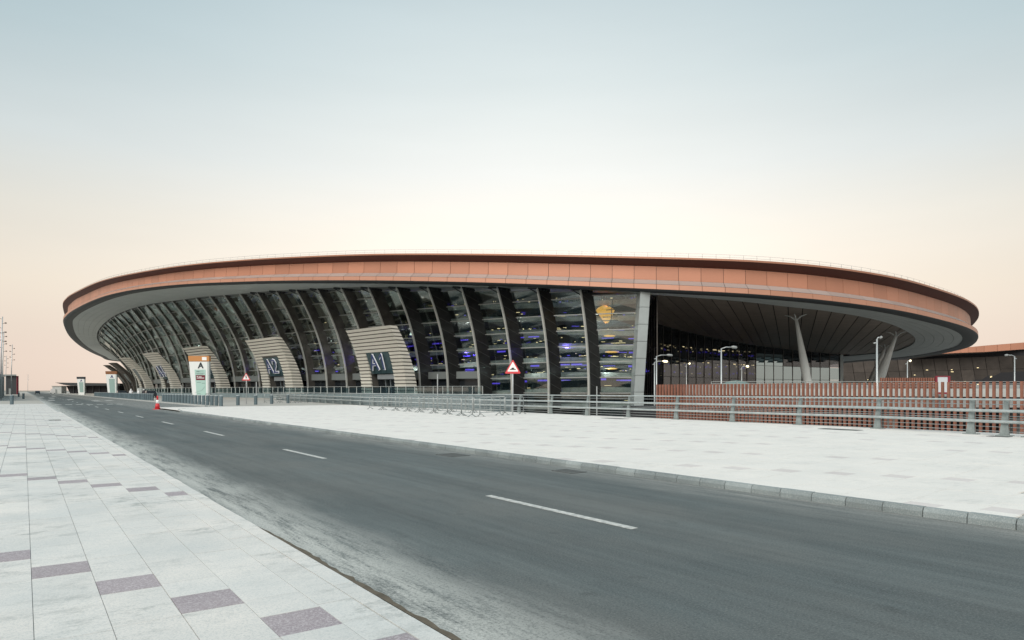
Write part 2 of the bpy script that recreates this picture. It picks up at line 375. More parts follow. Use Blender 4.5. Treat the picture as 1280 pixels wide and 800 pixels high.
lay_tiles(right_bed, (9.37, 27.3), (-4, 66.4), 7.35-.8*0+1.35, ('tile_white_far', 'tile_rose'), 290, lambda j, q: .85)

# kerbs, one stone at a time
kr = empty('right_kerb', ps(9.3, 0), None, None); kr['kind'] = 'structure'; KO = Vector(kr.location)
kp = [ps(9.3, -6), ps(9.3, 54), ps(9.85, 59), ps(11.55, 63.35), ps(14.4, 66.2), ps(14.5, 72)]
def kerb(path, parent, org, step=.5, h=.14, w=.2, slope=.05, nmax=200, side=1):
    R = resample(path, step)
    for i, (a, b) in enumerate(zip(R, R[1:])):
        if i >= nmax: break
        d = (b-a).normalized(); nrm = Vector((d.y, -d.x, 0))*side       # away from the road
        g = .006; a2 = a+d*g; b2 = b-d*g; dz = random.uniform(-.003, .003); e = random.uniform(-.004, .004)
        prof = [(-w/2+e, -.02), (-w/2+e, h*.55), (-w/2+slope+e, h+dz), (w/2, h+dz), (w/2, -.02)]
        mb = MB(); mb.prism([a2+nrm*u+UP*z for u, z in prof], b2-a2); mb.build('kerb_stone', 'kerb_stone', parent, org=None).location = -org
kerb(kp, kr, KO, .5, .123, .12, .03, 170)
mb = MB()
for a, b in zip([ps(14.5, 72+i*5) for i in range(60)], [ps(14.5, 76.98+i*5) for i in range(60)]): mb.bar(a+UP*.06, b+UP*.06, .2, .15)
mb.build('forecourt_kerb', 'concrete_light', kind='structure')
kl = empty('left_kerb', ps(2.18, 0), None, None); kl['kind'] = 'structure'
MATS['kerb_pale'] = MATS['tile_white']
R = [ps(2.045, 1+.5*i) for i in range(260)]
for i, (a, b) in enumerate(zip(R, R[1:])):
    if i > 110: break
    mb = MB(); e = random.uniform(-.006, .006); mb.frame_box(a+E_P*(-.132)+E_S*.002-UP*.02, E_P*(.155+e), E_S*.496, UP*(.14+random.uniform(-.0015, .0015))); mb.build('kerb_stone', 'tile_white', kl).location = -Vector(kl.location)
mb = MB(); mb.frame_box(ps(1.913, 56.5, -.02), E_P*.155, E_S*830, UP*.14); mb.build('kerb_stone', 'concrete_light', kl).location = -Vector(kl.location)
mb = MB()
rows = []
for i in range(60):
    s = 1.2+i*.11; w = .03+.035*random.random()
    rows.append([ps(2.068, s, .121), ps(2.075+w*min(1, (7.8-s)/1.5+.2), s, .114), ps(2.08+w, s, -.02)])
mb.loft(rows); mb.build('rusty_gutter_strip', 'rust_strip', kind='structure')

# painted markings
rm = empty('lane_marking', ps(5.75, 0), None, None); rm['kind'] = 'structure'; RO = Vector(rm.location)
for k in range(-1, 20):
    s = 5.6+10*k; mb = MB(); mb.frame_box(ps(5.69, s, .0005), E_P*.11, E_S*3.05, UP*.0045); mb.build('lane_dash', 'paint_white', rm).location = -RO
for i in range(7):
    mb = MB(); mb.frame_box(ps(2.8+i*1.0, 90.6, .0005), E_P*.62, E_S*1.6, UP*.0045); mb.build('crossing_bar', 'paint_white', rm).location = -RO
for (p, s, l) in ((3.2, 130, 9), (6.2, 140, 6), (4.2, 165, 12), (8.5, 118, 7), (10.5, 122, 6), (3.0, 190, 16), (6.3, 220, 20)):
    mb = MB(); mb.frame_box(ps(p, s, .0005), E_P*.9, E_S*l, UP*.0045); mb.build('faded_marking', 'paint_white', rm).location = -RO
def drain(p, s, w, l, z, label):
    o = ps(p, s, z); g = empty('drain_cover', o, label, 'drain cover')
    mb = MB(); 
    for a, b, c, d in ((0, w, 0, .05), (0, w, l-.05, l), (0, .05, .05, l-.05), (w-.05, w, .05, l-.05)):
        mb.frame_box(E_P*a+E_S*c, E_P*(b-a), E_S*(d-c), UP*.012)
    mb.build('frame', 'grate', g); n = int((l-.1)/.07)
    for i in range(n):
        q = MB(); q.frame_box(E_P*.05+E_S*(.07+i*.07), E_P*(w-.1), E_S*.035, UP*.009); q.build('bar', 'grate', g)
drain(8.35, 14.2, .55, .75, .001, 'grey slotted drain grate set in the road where the kerb curves away')
drain(8.55, 10.0, .4, .6, .001, 'small dark drain grate in the road close to the right kerb')
drain(1.0, 40.5, .5, .7, .121, 'dark slot drain cover in the pale left pavement')
drain(25.0, 25.2, .5, 1.6, .121, 'dark drain slot in the right pavement at the foot of the red slat screen end')
drain(24.8, 13.0, .5, 1.5, .121, 'dark drain slot in the right pavement below a railing post')
drain(25.2, 8.4, .4, .6, .121, 'small drain slot beside the doubled railing posts at right')

# ------------------------------------------------------------------ terminal geometry
def ZS(x): return 17.5-7*math.tanh(x/90.0)
def inv(px, v):
    u = (px-640)/F; Y = 110
    for _ in range(60): Y = .5*Y+.5*F*(ZS(u*Y)-1.6)/v
    return Vector((u*Y, Y, 0))
B_near = [(145,37),(125,43.2),(105,53),(88,67),(79.5,84),(84,94),(99,104),(125,115.5),(156,123.5),(200,129.8),(244,133.2),(292,135.2),(352,136.8),(452,137.2),(540,136),(620,134),(690,131.5),(760,128.6),(865,124),(953,119),(1043,110.8),(1123,99.5),(1179,87),(1210,77.5),(1222,69),(1219,60.5),(1204,53),(1165,45),(1120,39.8),(1062,35.5)]
outer = [inv(*q) for q in B_near]
outer += [Vector((130, 420, 0)), Vector((40, 520, 0)), Vector((-80, 600, 0)), Vector((-200, 620, 0)), Vector((-290, 590, 0))]
outer = catmull(outer, True, 10)
VT = [(121.5,66),(122.5,73),(126,79),(132,85),(139,90.5),(147,95),(156,99),(165,102),(180,106),(196,109),(226,113),(257,117),(300,120.5),(333,123.5),(375,126),(417,128),(482,129),(550,129.4),(612,129.3),(662,129),(714,127.6),(760,125),(805,120.5)]
IN_near = [(160,36.5),(150,40),(140,46),(131,52),(125,58)]+VT+[(850,117),(926,111),(987,104),(1033,99),(1086,90),(1120,80),(1141,68),(1143,60.5),(1134,54),(1112,47.5),(1062,43)]
inner = [inv(*q) for q in IN_near]
inner += [Vector((90, 390, 0)), Vector((0, 480, 0)), Vector((-90, 555, 0)), Vector((-190, 575, 0)), Vector((-250, 560, 0))]
inner = catmull(inner, True, 10)
CEN = Vector((-20, 260, 0))
def polar(curve, n):
    A = [(math.atan2(p.x-CEN.x, -(p.y-CEN.y)), p) for p in curve]; out = []
    m_ = len(A)
    for k in range(n):
        th = -math.pi+2*math.pi*(k+.5)/n; d = Vector((math.sin(th), -math.cos(th), 0)); best = None
        for i in range(m_):
            a, b = curve[i]-CEN, curve[(i+1) % m_]-CEN; e = b-a; den = d.x*e.y-d.y*e.x
            if abs(den) < 1e-9: continue
            t = (a.x*e.y-a.y*e.x)/den; u = (a.x*d.y-a.y*d.x)/den
            if t > 0 and -1e-6 <= u <= 1+1e-6 and (best is None or t < best): best = t
        out.append(CEN+d*best)
    return out
TB = empty('terminal_building', (0, 110, 0), 'vast airport terminal with a flat copper rimmed disc roof over a leaning glass front', 'terminal building')
TO = Vector(TB.location)
class PB:  # build child of terminal, vertices in world coordinates
    pass
def tb(mb, name, mats, kind=None, smooth=False, parent=None, label=None):
    o = mb.build(name, mats, parent or TB, kind, smooth)
    if parent is None: o.location = -TO
    if label: o['label'] = label
    return o
# rim sampled evenly: outward normals
rim = resample(outer, 3.15, True)
nR = len(rim)
def rim_norm(i):
    d = (rim[(i+1) % nR]-rim[(i-1) % nR]).normalized(); n = Vector((d.y, -d.x, 0))
    if n.dot(rim[i]-CEN) < 0: n = -n
    return n
RN = [rim_norm(i) for i in range(nR)]
TH = [(80,1.245),(99,1.20),(156,1.165),(200,1.172),(292,1.207),(352,1.215),(452,1.247),(540,1.262),(620,1.274),(760,1.31),(865,1.339),(953,1.363),(1043,1.396),(1123,1.42),(1179,1.44),(1216,1.46)]
def thick(p):
    px = 640+F*p.x/max(p.y, 1); r = lerp_tab(TH, px) 
    if p.y > 260: r = 1.25 if p.x < 0 else 1.44
    return (r-1)*(ZS(p.x)-1.6)
# running average so the rim thickness never jumps
TK = [thick(p) for p in rim]
for _ in range(12): TK = [(TK[i-1]+TK[i]*2+TK[(i+1) % nR])/4 for i in range(nR)]
def prof(i, off, fr):                     # point on the fascia: off metres outward, fr = 0 bottom .. 1 top
    p = rim[i % nR]+RN[i % nR]*off; return Vector((p.x, p.y, ZS(rim[i % nR].x)+TK[i % nR]*fr))
def ringband(o0, f0, o1, f1, name, mtl, kind=None):
    mb = MB(); mb.loft([[prof(i, o0, f0) for i in range(nR)], [prof(i, o1, f1) for i in range(nR)]], 0, True); return tb(mb, name, mtl, kind)
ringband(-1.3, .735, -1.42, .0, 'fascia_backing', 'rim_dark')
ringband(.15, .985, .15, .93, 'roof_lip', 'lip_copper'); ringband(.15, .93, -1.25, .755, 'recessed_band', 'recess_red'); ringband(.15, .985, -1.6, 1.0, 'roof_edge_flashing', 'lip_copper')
roof = MB(); roof.add([prof(i, -1.6, 1.0) for i in range(nR)]+[Vector((-40, 300, 27))], [(i, (i+1) % nR, nR) for i in range(nR)]); tb(roof, 'roof', 'concrete_light')
backpanels = MB()
def panel(i, o0, f0, o1, f1, g, th, mb):
    a0, a1, b0, b1 = prof(i, o0, f0), prof(i, o1, f1), prof(i+1, o0, f0), prof(i+1, o1, f1)
    d = (b0-a0).normalized()*g; n = RN[i]*th
    q = [a0+d, b0-d, b1-d, a1+d]; q2 = [x-n for x in q]
    mb.add(q+q2, [(0,1,2,3),(7,6,5,4),(0,4,5,1),(1,5,6,2),(2,6,7,3),(3,7,4,0)])
nfront = 0
for i in range(nR):
    p = rim[i]
    front = p.y < 230 and RN[i].dot(-Vector((p.x, p.y, 0)).normalized()) > -.12
    for (o0, f0, o1, f1, nm, mt_) in ((-1.15, .33, -1.25, .748, 'fascia_panel', 'copper_panel'), (0.0, .165, -1.1, .325, 'ledge_panel', 'grey_panel'), (.04, .012, .0, .158, 'trim_panel', 'copper_low')):
        if front:
            mb = MB(); panel(i, o0, f0, o1, f1, .028, .08, mb); tb(mb, nm, mt_)
        else: panel(i, o0, f0, o1, f1, .0, .08, backpanels)
    nfront += front
print('front panels', nfront, 'rim', nR)
tb(backpanels, 'far_fascia', 'copper_panel', kind='stuff')
# dark turned-under rim
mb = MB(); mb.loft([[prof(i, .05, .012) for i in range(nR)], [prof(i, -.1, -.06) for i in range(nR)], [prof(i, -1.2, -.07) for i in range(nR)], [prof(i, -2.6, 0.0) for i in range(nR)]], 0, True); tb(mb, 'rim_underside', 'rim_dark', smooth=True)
# soffit ring
NA = 360
po = polar([rim[i]+RN[i]*-2.4 for i in range(nR)], NA); pi_ = polar(inner, NA)
mb = MB(); pan = MB(); rowsn = 5
mb.loft([[Vector((p.x, p.y, ZS(p.x)+.12)) for p in po], [Vector((p.x, p.y, ZS(p.x)+.12)) for p in pi_]], 0, True); tb(mb, 'soffit_backing', 'soffit_back')
for i in range(NA):
    j = (i+1) % NA
    for r in range(rowsn):
        def P(k, t, s=.02):
            a = po[i].lerp(po[j], k); b = pi_[i].lerp(pi_[j], k); q = a.lerp(b, t); return Vector((q.x, q.y, ZS(q.x)+s))
        L1 = max((po[i]-pi_[i]).length, .5); gt = .03/L1; gk = .02/max((po[i]-po[j]).length, .5)
        t0, t1 = r/rowsn+gt, (r+1)/rowsn-gt
        q = [P(gk, t0), P(1-gk, t0), P(1-gk, t1), P(gk, t1)]; pan.add(q+[v+UP*.06 for v in q], [(0,1,2,3),(0,4,5,1),(1,5,6,2),(2,6,7,3),(3,7,4,0)])
tb(pan, 'soffit_panel_field', 'soffit', kind='stuff')
# roof railing
mb_c = MB(); rr = resample([prof(i, -.9, 1.0) for i in range(nR)], 1.9, True)
cnt = 0
vis = [p for p in rr if p.y < 175 or (p.x > 0 and p.y < 200)]
for p in vis:
    if cnt >= 290: break
    mb = MB(); mb.bar(p, p+UP*.72, .035, .035, Vector((1, 0, 0))); tb(mb, 'railing_post', 'rail_thin'); cnt += 1
for z in (.36, .72): mb_c.loft([[p+UP*z for p in rr], [p+UP*(z+.03) for p in rr], [p+UP*(z+.03)+Vector((.03, .03, 0)) for p in rr], [p+UP*z+Vector((.03, .03, 0)) for p in rr]], 0, True)
tb(mb_c, 'railing_cable', 'rail_thin')

# leaning front: fins, panes, mullions
IND = Vector((.72, .69, 0)).normalized()
XB = [(121.5,168),(127,176),(133,183),(140,189),(149,197),(164,210),(172,218),(182,229),(192,240),(202,251),(215,266),(230,280),(245,294),(262,309),(280,325),(300,342),(321,363),(345,385),(370,409),(396,434),(426,462),(460,493),(495,525),(534,560),(576,599),(621,640),(671,686),(725,736),(800,795)]
tops = [122,124,127,130,134,138,143,149,156,164,172,182,192,202,215,230,245,262,280,300,321,345,370,396,426,460,495,534,576,621,671,725]
fins = []
def mkfin(T_, xb, px):
    u = (xb-640)/F; k = (u*T_.y-T_.x)/(IND.x-u*IND.y); Bs = T_+IND*k
    dep = 2.8 if px > 490 else max(.6, .6+1.2*(px-180)/165)
    return dict(T=T_, B=Bs, px=px, dep=dep, zt=ZS(T_.x)+.02)
for (px, v, xb) in ((155,38,171),(144,43.5,170),(134,50,169),(127,56,168),(123,61,168)):
    fins.append(mkfin(inv(px, v), xb, px))
for px in tops: fins.append(mkfin(inv(px, lerp_tab(VT, px)), lerp_tab(XB, px), px))
endT = inv(803, 122.6); endf = dict(T=endT, B=at(795, endT.y+1.0), px=803, dep=1.5, zt=ZS(endT.x)); fins.append(endf)
def fp(fn, z, off=0.):                    # point of a fin's front edge at height z, off metres inward
    t = max(0., (z-1.2)/(fn['zt']-1.2)); q = fn['B'].lerp(fn['T'], t*t if fn is not endf else t); return Vector((q.x, q.y, z))+IND*off
levels_of = lambda fn: [z for z in ([-6+.0] if fn['px'] > 590 else [.9])]
for fi, fn in enumerate(fins[:-1]):
    z0 = -6 if fn['px'] > 560 else .9; zs = [z0]+[1.2+(fn['zt']-1.2)*k/12 for k in range(13)]
    side = Vector((IND.y, -IND.x, 0))
    big = fn['px'] > 160
    mb = MB(); w = .09
    mb.loft([[fp(fn, z, .12)-side*w, fp(fn, z, .12)+side*w, fp(fn, z, fn['dep'])+side*w, fp(fn, z, fn['dep'])-side*w] for z in [z0]+zs[1:]] if False else
            [[fp(fn, z, o)+side*sg*w for z in zs] for o, sg in ((.12, -1), (.12, 1), (fn['dep'], 1), (fn['dep'], -1), (.12, -1))])
    f_ = tb(mb, 'fin', 'fin_dark' if fn['px'] < 480 else 'fin_black')
    e = MB(); w2 = .15; e.loft([[fp(fn, z, o)+side*sg*w2 for z in zs] for o, sg in ((-.12, -1), (-.12, 1), (.13, 1), (.13, -1), (-.12, -1))])
    e.build('fin_edge', 'fin_edge', f_)
    if fn['px'] > 300:                    # raking joint lines on the fin cheek and the bracket that hangs it from the soffit
        jn = MB()
        for k in range(9):
            z = 1.2+(fn['zt']-1.2)*(k+.6)/9.5
            jn.bar(fp(fn, z+.5, .2)-side*.1, fp(fn, z-.5, fn['dep']-.1)-side*.1, .05, .05); jn.bar(fp(fn, z+.5, .2)+side*.1, fp(fn, z-.5, fn['dep']-.1)+side*.1, .05, .05)
        jn.build('joint_bar', 'joint_grey', f_)
        br = MB(); a = fp(fn, fn['zt']-.12, -.3)-Vector((1.1, 0, 0)); br.bar(a, fp(fn, fn['zt']-.12, .4), .6, .24); br.bar(a, fp(fn, fn['zt']-1.0, .1), .14, .14)
        for k in range(4): c = fp(fn, fn['zt']-.3, .6+k*.6); br.bar(c-side*.35, c+side*.35, .2, .3)
        br.build('fin_bracket', 'rim_dark', f_)
# end column, panelled
endc = MB(); 
def endp(z, a, b): q = fp(endf, z); return Vector((q.x+a, q.y+b, z))
zz = [-6+k*2.45 for k in range(9)]+[endf['zt']]
for i, (za, zb) in enumerate(zip(zz, zz[1:])):
    if zb-za < .3: continue
    mb = MB(); za2, zb2 = za+.03, zb-.03
    mb.add([endp(za2, -.72, -2.4), endp(za2, .72, -2.2), endp(za2, .72, .8), endp(za2, -.72, .6), endp(zb2, -.72, -2.4), endp(zb2, .72, -2.2), endp(zb2, .72, .8), endp(zb2, -.72, .6)],
           [(0,1,2,3),(4,5,6,7),(0,1,5,4),(1,2,6,5),(2,3,7,6),(3,0,4,7)]); tb(mb, 'end_column_panel', 'end_column')
mb = MB(); mb.bar(endp(-6, 0, -.6), endp(endf['zt'], 0, -.6), 1.2, 1.0, Vector((0, 1, 0))); tb(mb, 'end_column_core', 'rim_dark')

bayglass = MB(); baymull = MB(); npane = 0
for bi in range(len(fins)-1):
    A, Bf = fins[bi], fins[bi+1]
    zt = min(A['zt'], Bf['zt'])-.05; bot = -6 if A['px'] > 590 else 1.0
    zl = [bot+.02] if bot < 0 else []
    z = -3.6 if bot < 0 else 1.2
    while z < zt-1.0: zl.append(z); z += 2.4
    zl.append(zt); single = A['px'] > 225
    for za, zb in zip(zl, zl[1:]):
        q = [fp(A, za, A['dep']-.1), fp(Bf, za, Bf['dep']-.1), fp(Bf, zb, Bf['dep']-.1), fp(A, zb, A['dep']-.1)]
        jit = .04 if A['px'] > 330 else (.14 if A['px'] > 225 else .3)
        q = [v+IND*random.uniform(-jit, jit) for v in q]; q2 = [v+IND*.05 for v in q]
        mb = MB() if single else bayglass
        mb.add(q+q2, [(0,1,2,3),(7,6,5,4),(0,4,5,1),(1,5,6,2),(2,6,7,3),(3,7,4,0)])
        if single: tb(mb, 'glass_pane', 'glass' if A['px'] > 440 else 'glass_wing'); npane += 1
        mm = MB() if single else baymull
        mm.bar(fp(A, zb-.0, A['dep']-.22), fp(Bf, zb, Bf['dep']-.22), .2, .14)
        if single: tb(mm, 'mullion', 'mullion')
    if A['px'] > 400:
        vm = MB(); 
        for k in (1,):
            t = .82; vm.loft([[fp(A, z, A['dep']-.25).lerp(fp(Bf, z, Bf['dep']-.25), t)+Vector((dx, dy, 0)) for z in [bot]+[1.2+(zt-1.2)*i/6 for i in range(7)]] for dx, dy in ((0, 0), (.1, 0), (.1, .12), (0, .12), (0, 0))])
        tb(vm, 'glazing_post', 'mullion')
tb(bayglass, 'glass_pane_field', 'glass_wing', kind='stuff'); tb(baymull, 'mullion_field', 'mullion', kind='stuff')
print('panes', npane)

# interior: floor edges, lights, back wall
spine = [f['B'] for f in fins]
def ioff(i, off):
    return spine[i]+IND*off
def ibase(off): return [ioff(i, off) for i in range(4, len(fins))]
dense = lambda off: resample(catmull(ibase(off), False, 4), 2.0)
slab = MB(); fl = MB(); pl = MB(); wl = MB(); und = MB()
for k in range(-2, 7):
    z = 1.25+2.4*k
    D = dense(5.0); 
    if z < 0: D = [p for p in D if p.x > -8]
    def wv(i, p): return 1.0*math.sin(p.x*.16+k*1.3)
    h = .78
    D2 = [p+IND*wv(i, p) for i, p in enumerate(D)]
    sag = [z-.35+.45*math.sin(p.x*.12+k*.5) for p in D]
    fl.loft([[Vector((p.x, p.y, s_)) for p, s_ in zip(D2, sag)], [Vector((p.x, p.y, s_+h)) for p, s_ in zip(D2, sag)], [Vector((p.x, p.y, s_+h))+IND*.25 for p, s_ in zip(D2, sag)], [Vector((p.x, p.y, s_))+IND*.25 for p, s_ in zip(D2, sag)], [Vector((p.x, p.y, s_)) for p, s_ in zip(D2, sag)]])
    slab.loft([[Vector((p.x, p.y, s_+.1))+IND*.3 for p, s_ in zip(D2, sag)], [Vector((p.x, p.y, s_+.1))+IND*11 for p, s_ in zip(D2, sag)], [Vector((p.x, p.y, s_+.4))+IND*11 for p, s_ in zip(D2, sag)], [Vector((p.x, p.y, s_+.4))+IND*.3 for p, s_ in zip(D2, sag)]])
    for i, p in enumerate(D2[:-1]):
        d = D2[i+1]-p
        for _r in range(3):
            if random.random() < .5 and k > 0 and p.x > -45:
                a = Vector((p.x, p.y, sag[i]+h+random.choice((.3, .3, .55, .9))))+d*random.uniform(0, .7)+IND*random.uniform(.5, 4); (wl if random.random() < .7 else pl).frame_box(a, d*random.uniform(.05, .3), IND*.1, UP*random.uniform(.04, .10))
        if random.random() < .20 and k < 6 and p.x > -42:
            a = Vector((p.x, p.y, sag[i]+h+.25))+IND*random.uniform(1, 5); wl.frame_box(a, d*random.uniform(.3, .8), IND*.1, UP*.06)
        if k in (1, 2, 3, 4) and random.random() < .42 and p.x > -48:
            a = Vector((p.x, p.y, sag[i]-.5))+IND*random.uniform(.3, 3); pl.frame_box(a, d*.9, IND*.1, UP*random.uniform(.08, .3))
        if random.random() < .45 and p.x > -40:
            a = Vector((p.x, p.y, sag[i]+h))-IND*.06
            for _r in range(3): und.frame_box(a+d*random.uniform(0, .8), d*random.uniform(.05, .14), IND*.05, UP*random.uniform(.2, .9))
def clampx(mb):
    mb.v = [(min(v[0], 19.6+(v[1]-103.5)*.16), v[1], v[2]) for v in mb.v]
for q_ in (fl, pl, wl, und, slab): clampx(q_)
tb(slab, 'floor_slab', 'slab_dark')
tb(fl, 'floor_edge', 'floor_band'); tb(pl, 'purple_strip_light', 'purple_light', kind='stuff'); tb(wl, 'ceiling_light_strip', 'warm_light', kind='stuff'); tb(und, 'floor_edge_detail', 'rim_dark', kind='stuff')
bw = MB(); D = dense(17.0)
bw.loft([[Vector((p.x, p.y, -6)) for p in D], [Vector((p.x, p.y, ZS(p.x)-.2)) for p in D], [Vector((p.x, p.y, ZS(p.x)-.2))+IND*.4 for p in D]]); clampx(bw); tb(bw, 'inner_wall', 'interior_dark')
ps_ = MB(); D = dense(15.5)
for k in (2, 3, 4):
    for i, p in enumerate(D[:-1]):
        if p.x > -50 and random.random() < .6: ps_.frame_box(Vector((p.x, p.y, 1.6+2.4*k)), (D[i+1]-p)*.95, IND*.1, UP*random.uniform(.25, .8))
clampx(ps_); tb(ps_, 'purple_wall_glow', 'purple_soft', kind='stuff')
for k_, (i_, z_, c_, e_) in enumerate([(len(fins)-2-k, z, c, e) for k in range(0, 22, 2) for z, c, e in ((4.9, (.80, .86, .84), 330), (11.9, (.85, .86, .80), 330))]+[(len(fins)-2-k, 8.2, (.22, .14, 1.0), 520) for k in range(1, 18, 3)]):
    ld = bpy.data.lights.new('hall_lamp', 'POINT'); ld.energy = e_; ld.color = c_; ld.shadow_soft_size = .15
    fr_ = k_ % 2 == 0; ld.energy = e_*(.5 if fr_ else 1)*(2.2 if k_ > 10 and k_ < 22 else 1)
    lo_ = bpy.data.objects.new('hall_lamp', ld); COL.objects.link(lo_); q_ = spine[i_]; lo_.location = Vector((q_.x, q_.y, z_))+(IND*4.1 if fr_ else IND*(8.6+(k_ % 3))-Vector((5, 0, 0))); lo_.parent = TB; lo_.location -= TO
# dark ceiling over the atrium between facade top and inner wall
cm = MB(); cm.loft([[Vector((f['T'].x, f['T'].y, f['zt']+.0))+IND*.2 for f in fins], [Vector((f['T'].x, f['T'].y, f['zt']+.0))+IND*26 for f in fins]]); tb(cm, 'atrium_ceiling', 'soffit_back')
# raking trusses behind the glass of the left wing, and soft folded panels
tr = MB(); sv = MB()
for bi in range(4, len(fins)-8):
    A, Bf = fins[bi], fins[bi+1]
    z = 1.4
    while z+1.2 < A['zt']-.4:
        hh = random.uniform(1.1, 2.6); z1 = min(z+hh, A['zt']-.2)
        def rp3(): 
            zz = random.uniform(z, z1); return fp(A, zz, A['dep']+random.uniform(.5, 1.6)).lerp(fp(Bf, zz, Bf['dep']+random.uniform(.5, 1.6)), random.uniform(-.05, 1.05))
        for _ in range(2 if A['px'] < 300 else 1):
            P = [rp3(), rp3(), rp3()]
            if random.random() < .25: P = [fp(A, z, A['dep']+1.2), fp(Bf, z, Bf['dep']+.9), fp(Bf, z1, Bf['dep']+1.4), fp(A, z1, A['dep']+.7)]
            (sv if (A['px'] < 300 and random.random() < .6) or random.random() < .12 else tr).prism(P, IND*.08)
        tr.bar(fp(A, z, A['dep']+1.7), fp(Bf, z1, Bf['dep']+1.7), .25, .25)
        z += hh*.75
mat('truss_brown', (.30, .27, .23), .55, noise=.4, scale=.6); mat('silver_screen', (.74, .78, .75), .3, .3); tb(tr, 'folded_screen', 'truss_brown', kind='stuff'); tb(sv, 'silver_screen', 'silver_screen', kind='stuff')
# lantern glow in the last bay
lt = MB(); c = at(757, 105.6, 13.4)
ringz = [(-1.35, .2), (-1.0, .55), (-.5, .85), (.1, 1.2), (.6, 1.3), (1.0, .95), (1.2, .5)]
lt.loft([[c+Vector((r*math.cos(a*math.pi/6)*(1+.13*math.sin(a*math.pi/3+z*2))-.1*z, r*math.sin(a*math.pi/6), z+.1*math.sin(a*math.pi/3))) for a in range(12)] for z, r in ringz], 0, True); lt.add([c+UP*1.3+Vector((.25*math.cos(a), .25*math.sin(a), 0)) for a in range(6)], [(0,1,2,3,4,5)])
tb(lt, 'amber_lantern', 'amber_light')
q = MB()
for k in range(5): q.bar(c+Vector((-.9+.25*k, -1.55, -1.2+.55*k)), c+Vector((1.7-.1*k, -1.55, -1.1+.55*k)), .05, .12)
q.bar(c+Vector((.55, -1.6, -2)), c+Vector((.8, -1.6, 2)), .12, .12, Vector((1, 0, 0))); tb(q, 'lantern_screen', 'rim_dark')
for (px, zz_, w) in ((765, 7.6, 1.1), (762, 10.1, .9), (765, 5.0, .8)):
    q = MB(); c2 = at(px, 106.5, zz_); q.tube([c2-Vector((w, 0, 0)), c2-Vector((w*.5, 0, 0)), c2+Vector((w*.5, 0, 0)), c2+Vector((w, 0, 0))], [.05, .16, .14, .04], 8); tb(q, 'amber_reflection', 'amber_light')  # glowing tubes put in for the lantern's reflections lower in the bay

# loggia: planked ceiling and set-back glass wall
wallpts = [inv(px, v) for px, v in ((806,90),(825,81),(856,72.5),(901,62.5),(955,53.8),(994,49.2),(1040,44.8),(1062,44.0))]
WP = [Vector((22, 103.5, 0))]+wallpts
poly = [Vector((p.x, p.y, 0)) for p in inner]
i0 = min(range(len(poly)), key=lambda i: (poly[i]-inv(806, 120.4)).length); i1 = min(range(len(poly)), key=lambda i: (poly[i]-inv(1062, 43)).length)
seg = poly[i0:i1+1]; region = seg+[p for p in reversed(WP)]
def clip(P, n, d):                        # keep n.p >= d
    out = []
    for a, b in zip(P, P[1:]+P[:1]):
        da, db = n.dot(a)-d, n.dot(b)-d
        if da >= 0: out.append(a)
        if (da >= 0) != (db >= 0): out.append(a.lerp(b, da/(da-db)))
    return out
DV = Vector((.38, .925, 0)).normalized(); DN = Vector((DV.y, -DV.x, 0))
lo = min(DN.dot(p) for p in region); hi = max(DN.dot(p) for p in region); wv_ = 2.15; t = lo
while t < hi:
    P = clip(clip(region, DN, t+.07), -DN, -(t+wv_-.07))
    if len(P) >= 3:
        mb = MB(); low = [Vector((p.x, p.y, ZS(p.x)+.22)) for p in P]
        mb.prism(low, (0, 0, .08)); tb(mb, 'ceiling_plank', 'plank_brown')
    t += wv_
mb = MB(); mb.prism([Vector((p.x, p.y, ZS(p.x)+.36)) for p in region], (0, 0, .05)); tb(mb, 'ceiling_backing', 'interior_dark')
mb = MB(); mb.loft([[Vector((p.x, p.y, ZS(p.x)+.0)) for p in seg], [Vector((p.x, p.y, ZS(p.x)+.5)) for p in seg]]); tb(mb, 'ceiling_edge', 'soffit_back')
DW = resample(catmull(WP, False, 6), 4.3); nw = len(DW)
lightw = MB(); lightp = MB()
for i in range(nw-1):
    a, b = DW[i], DW[i+1]; d = (b-a).normalized(); nrm = Vector((-d.y, d.x, 0))
    if nrm.y < 0: nrm = -nrm
    top = ZS(a.x)+.15; px = 640+F*a.x/a.y; mir = px > 938
    zl = [-6, 1.0, 4.6, 8.2 if mir else 8.2, 11.4, top]
    zl = [z for z in zl if z < top-.6]+[top]
    for za, zb in zip(zl, zl[1:]):
        o = a+d*.05; mtl = 'glass_mirror' if (mir and zb < 13 and not (zb > top-1.6)) else 'glass_dark'
        mb = MB(); tilt = [random.uniform(-.03, .03) for _ in range(4)]
        q = [o, b-d*.05, b-d*.05, o]; zs4 = (za+.04, za+.04, zb-.04, zb-.04); q = [Vector((v.x, v.y, z))+nrm*tl for v, z, tl in zip(q, zs4, tilt)]; q2 = [v+nrm*.06 for v in q]
        mb.add(q+q2, [(0,1,2,3),(7,6,5,4),(0,4,5,1),(1,5,6,2),(2,6,7,3),(3,7,4,0)]); tb(mb, 'wall_pane', mtl)
    mb = MB(); mb.bar(Vector((a.x, a.y, -6)), Vector((a.x, a.y, top)), .16, .22, d); tb(mb, 'wall_mullion', 'fin_dark')
    if px < 945 and a.y > 130:
        for z, yy in ((11.3, 0), (10.5, 1), (7.9, 0), (7.2, 1), (5.6, 1)):
            zf = z+(a.y-150)*.008
            for q_ in range(3):
                if random.random() < .8:
                    o = a+(b-a)*(q_/3+random.uniform(0, .1))+nrm*random.uniform(1.2, 2.0); (lightp if (yy and random.random() < .75) else lightw).frame_box(Vector((o.x, o.y, zf+random.uniform(-.25, .2))), (b-a)*random.uniform(.06, .27), nrm*.05, UP*random.uniform(.14, .32))
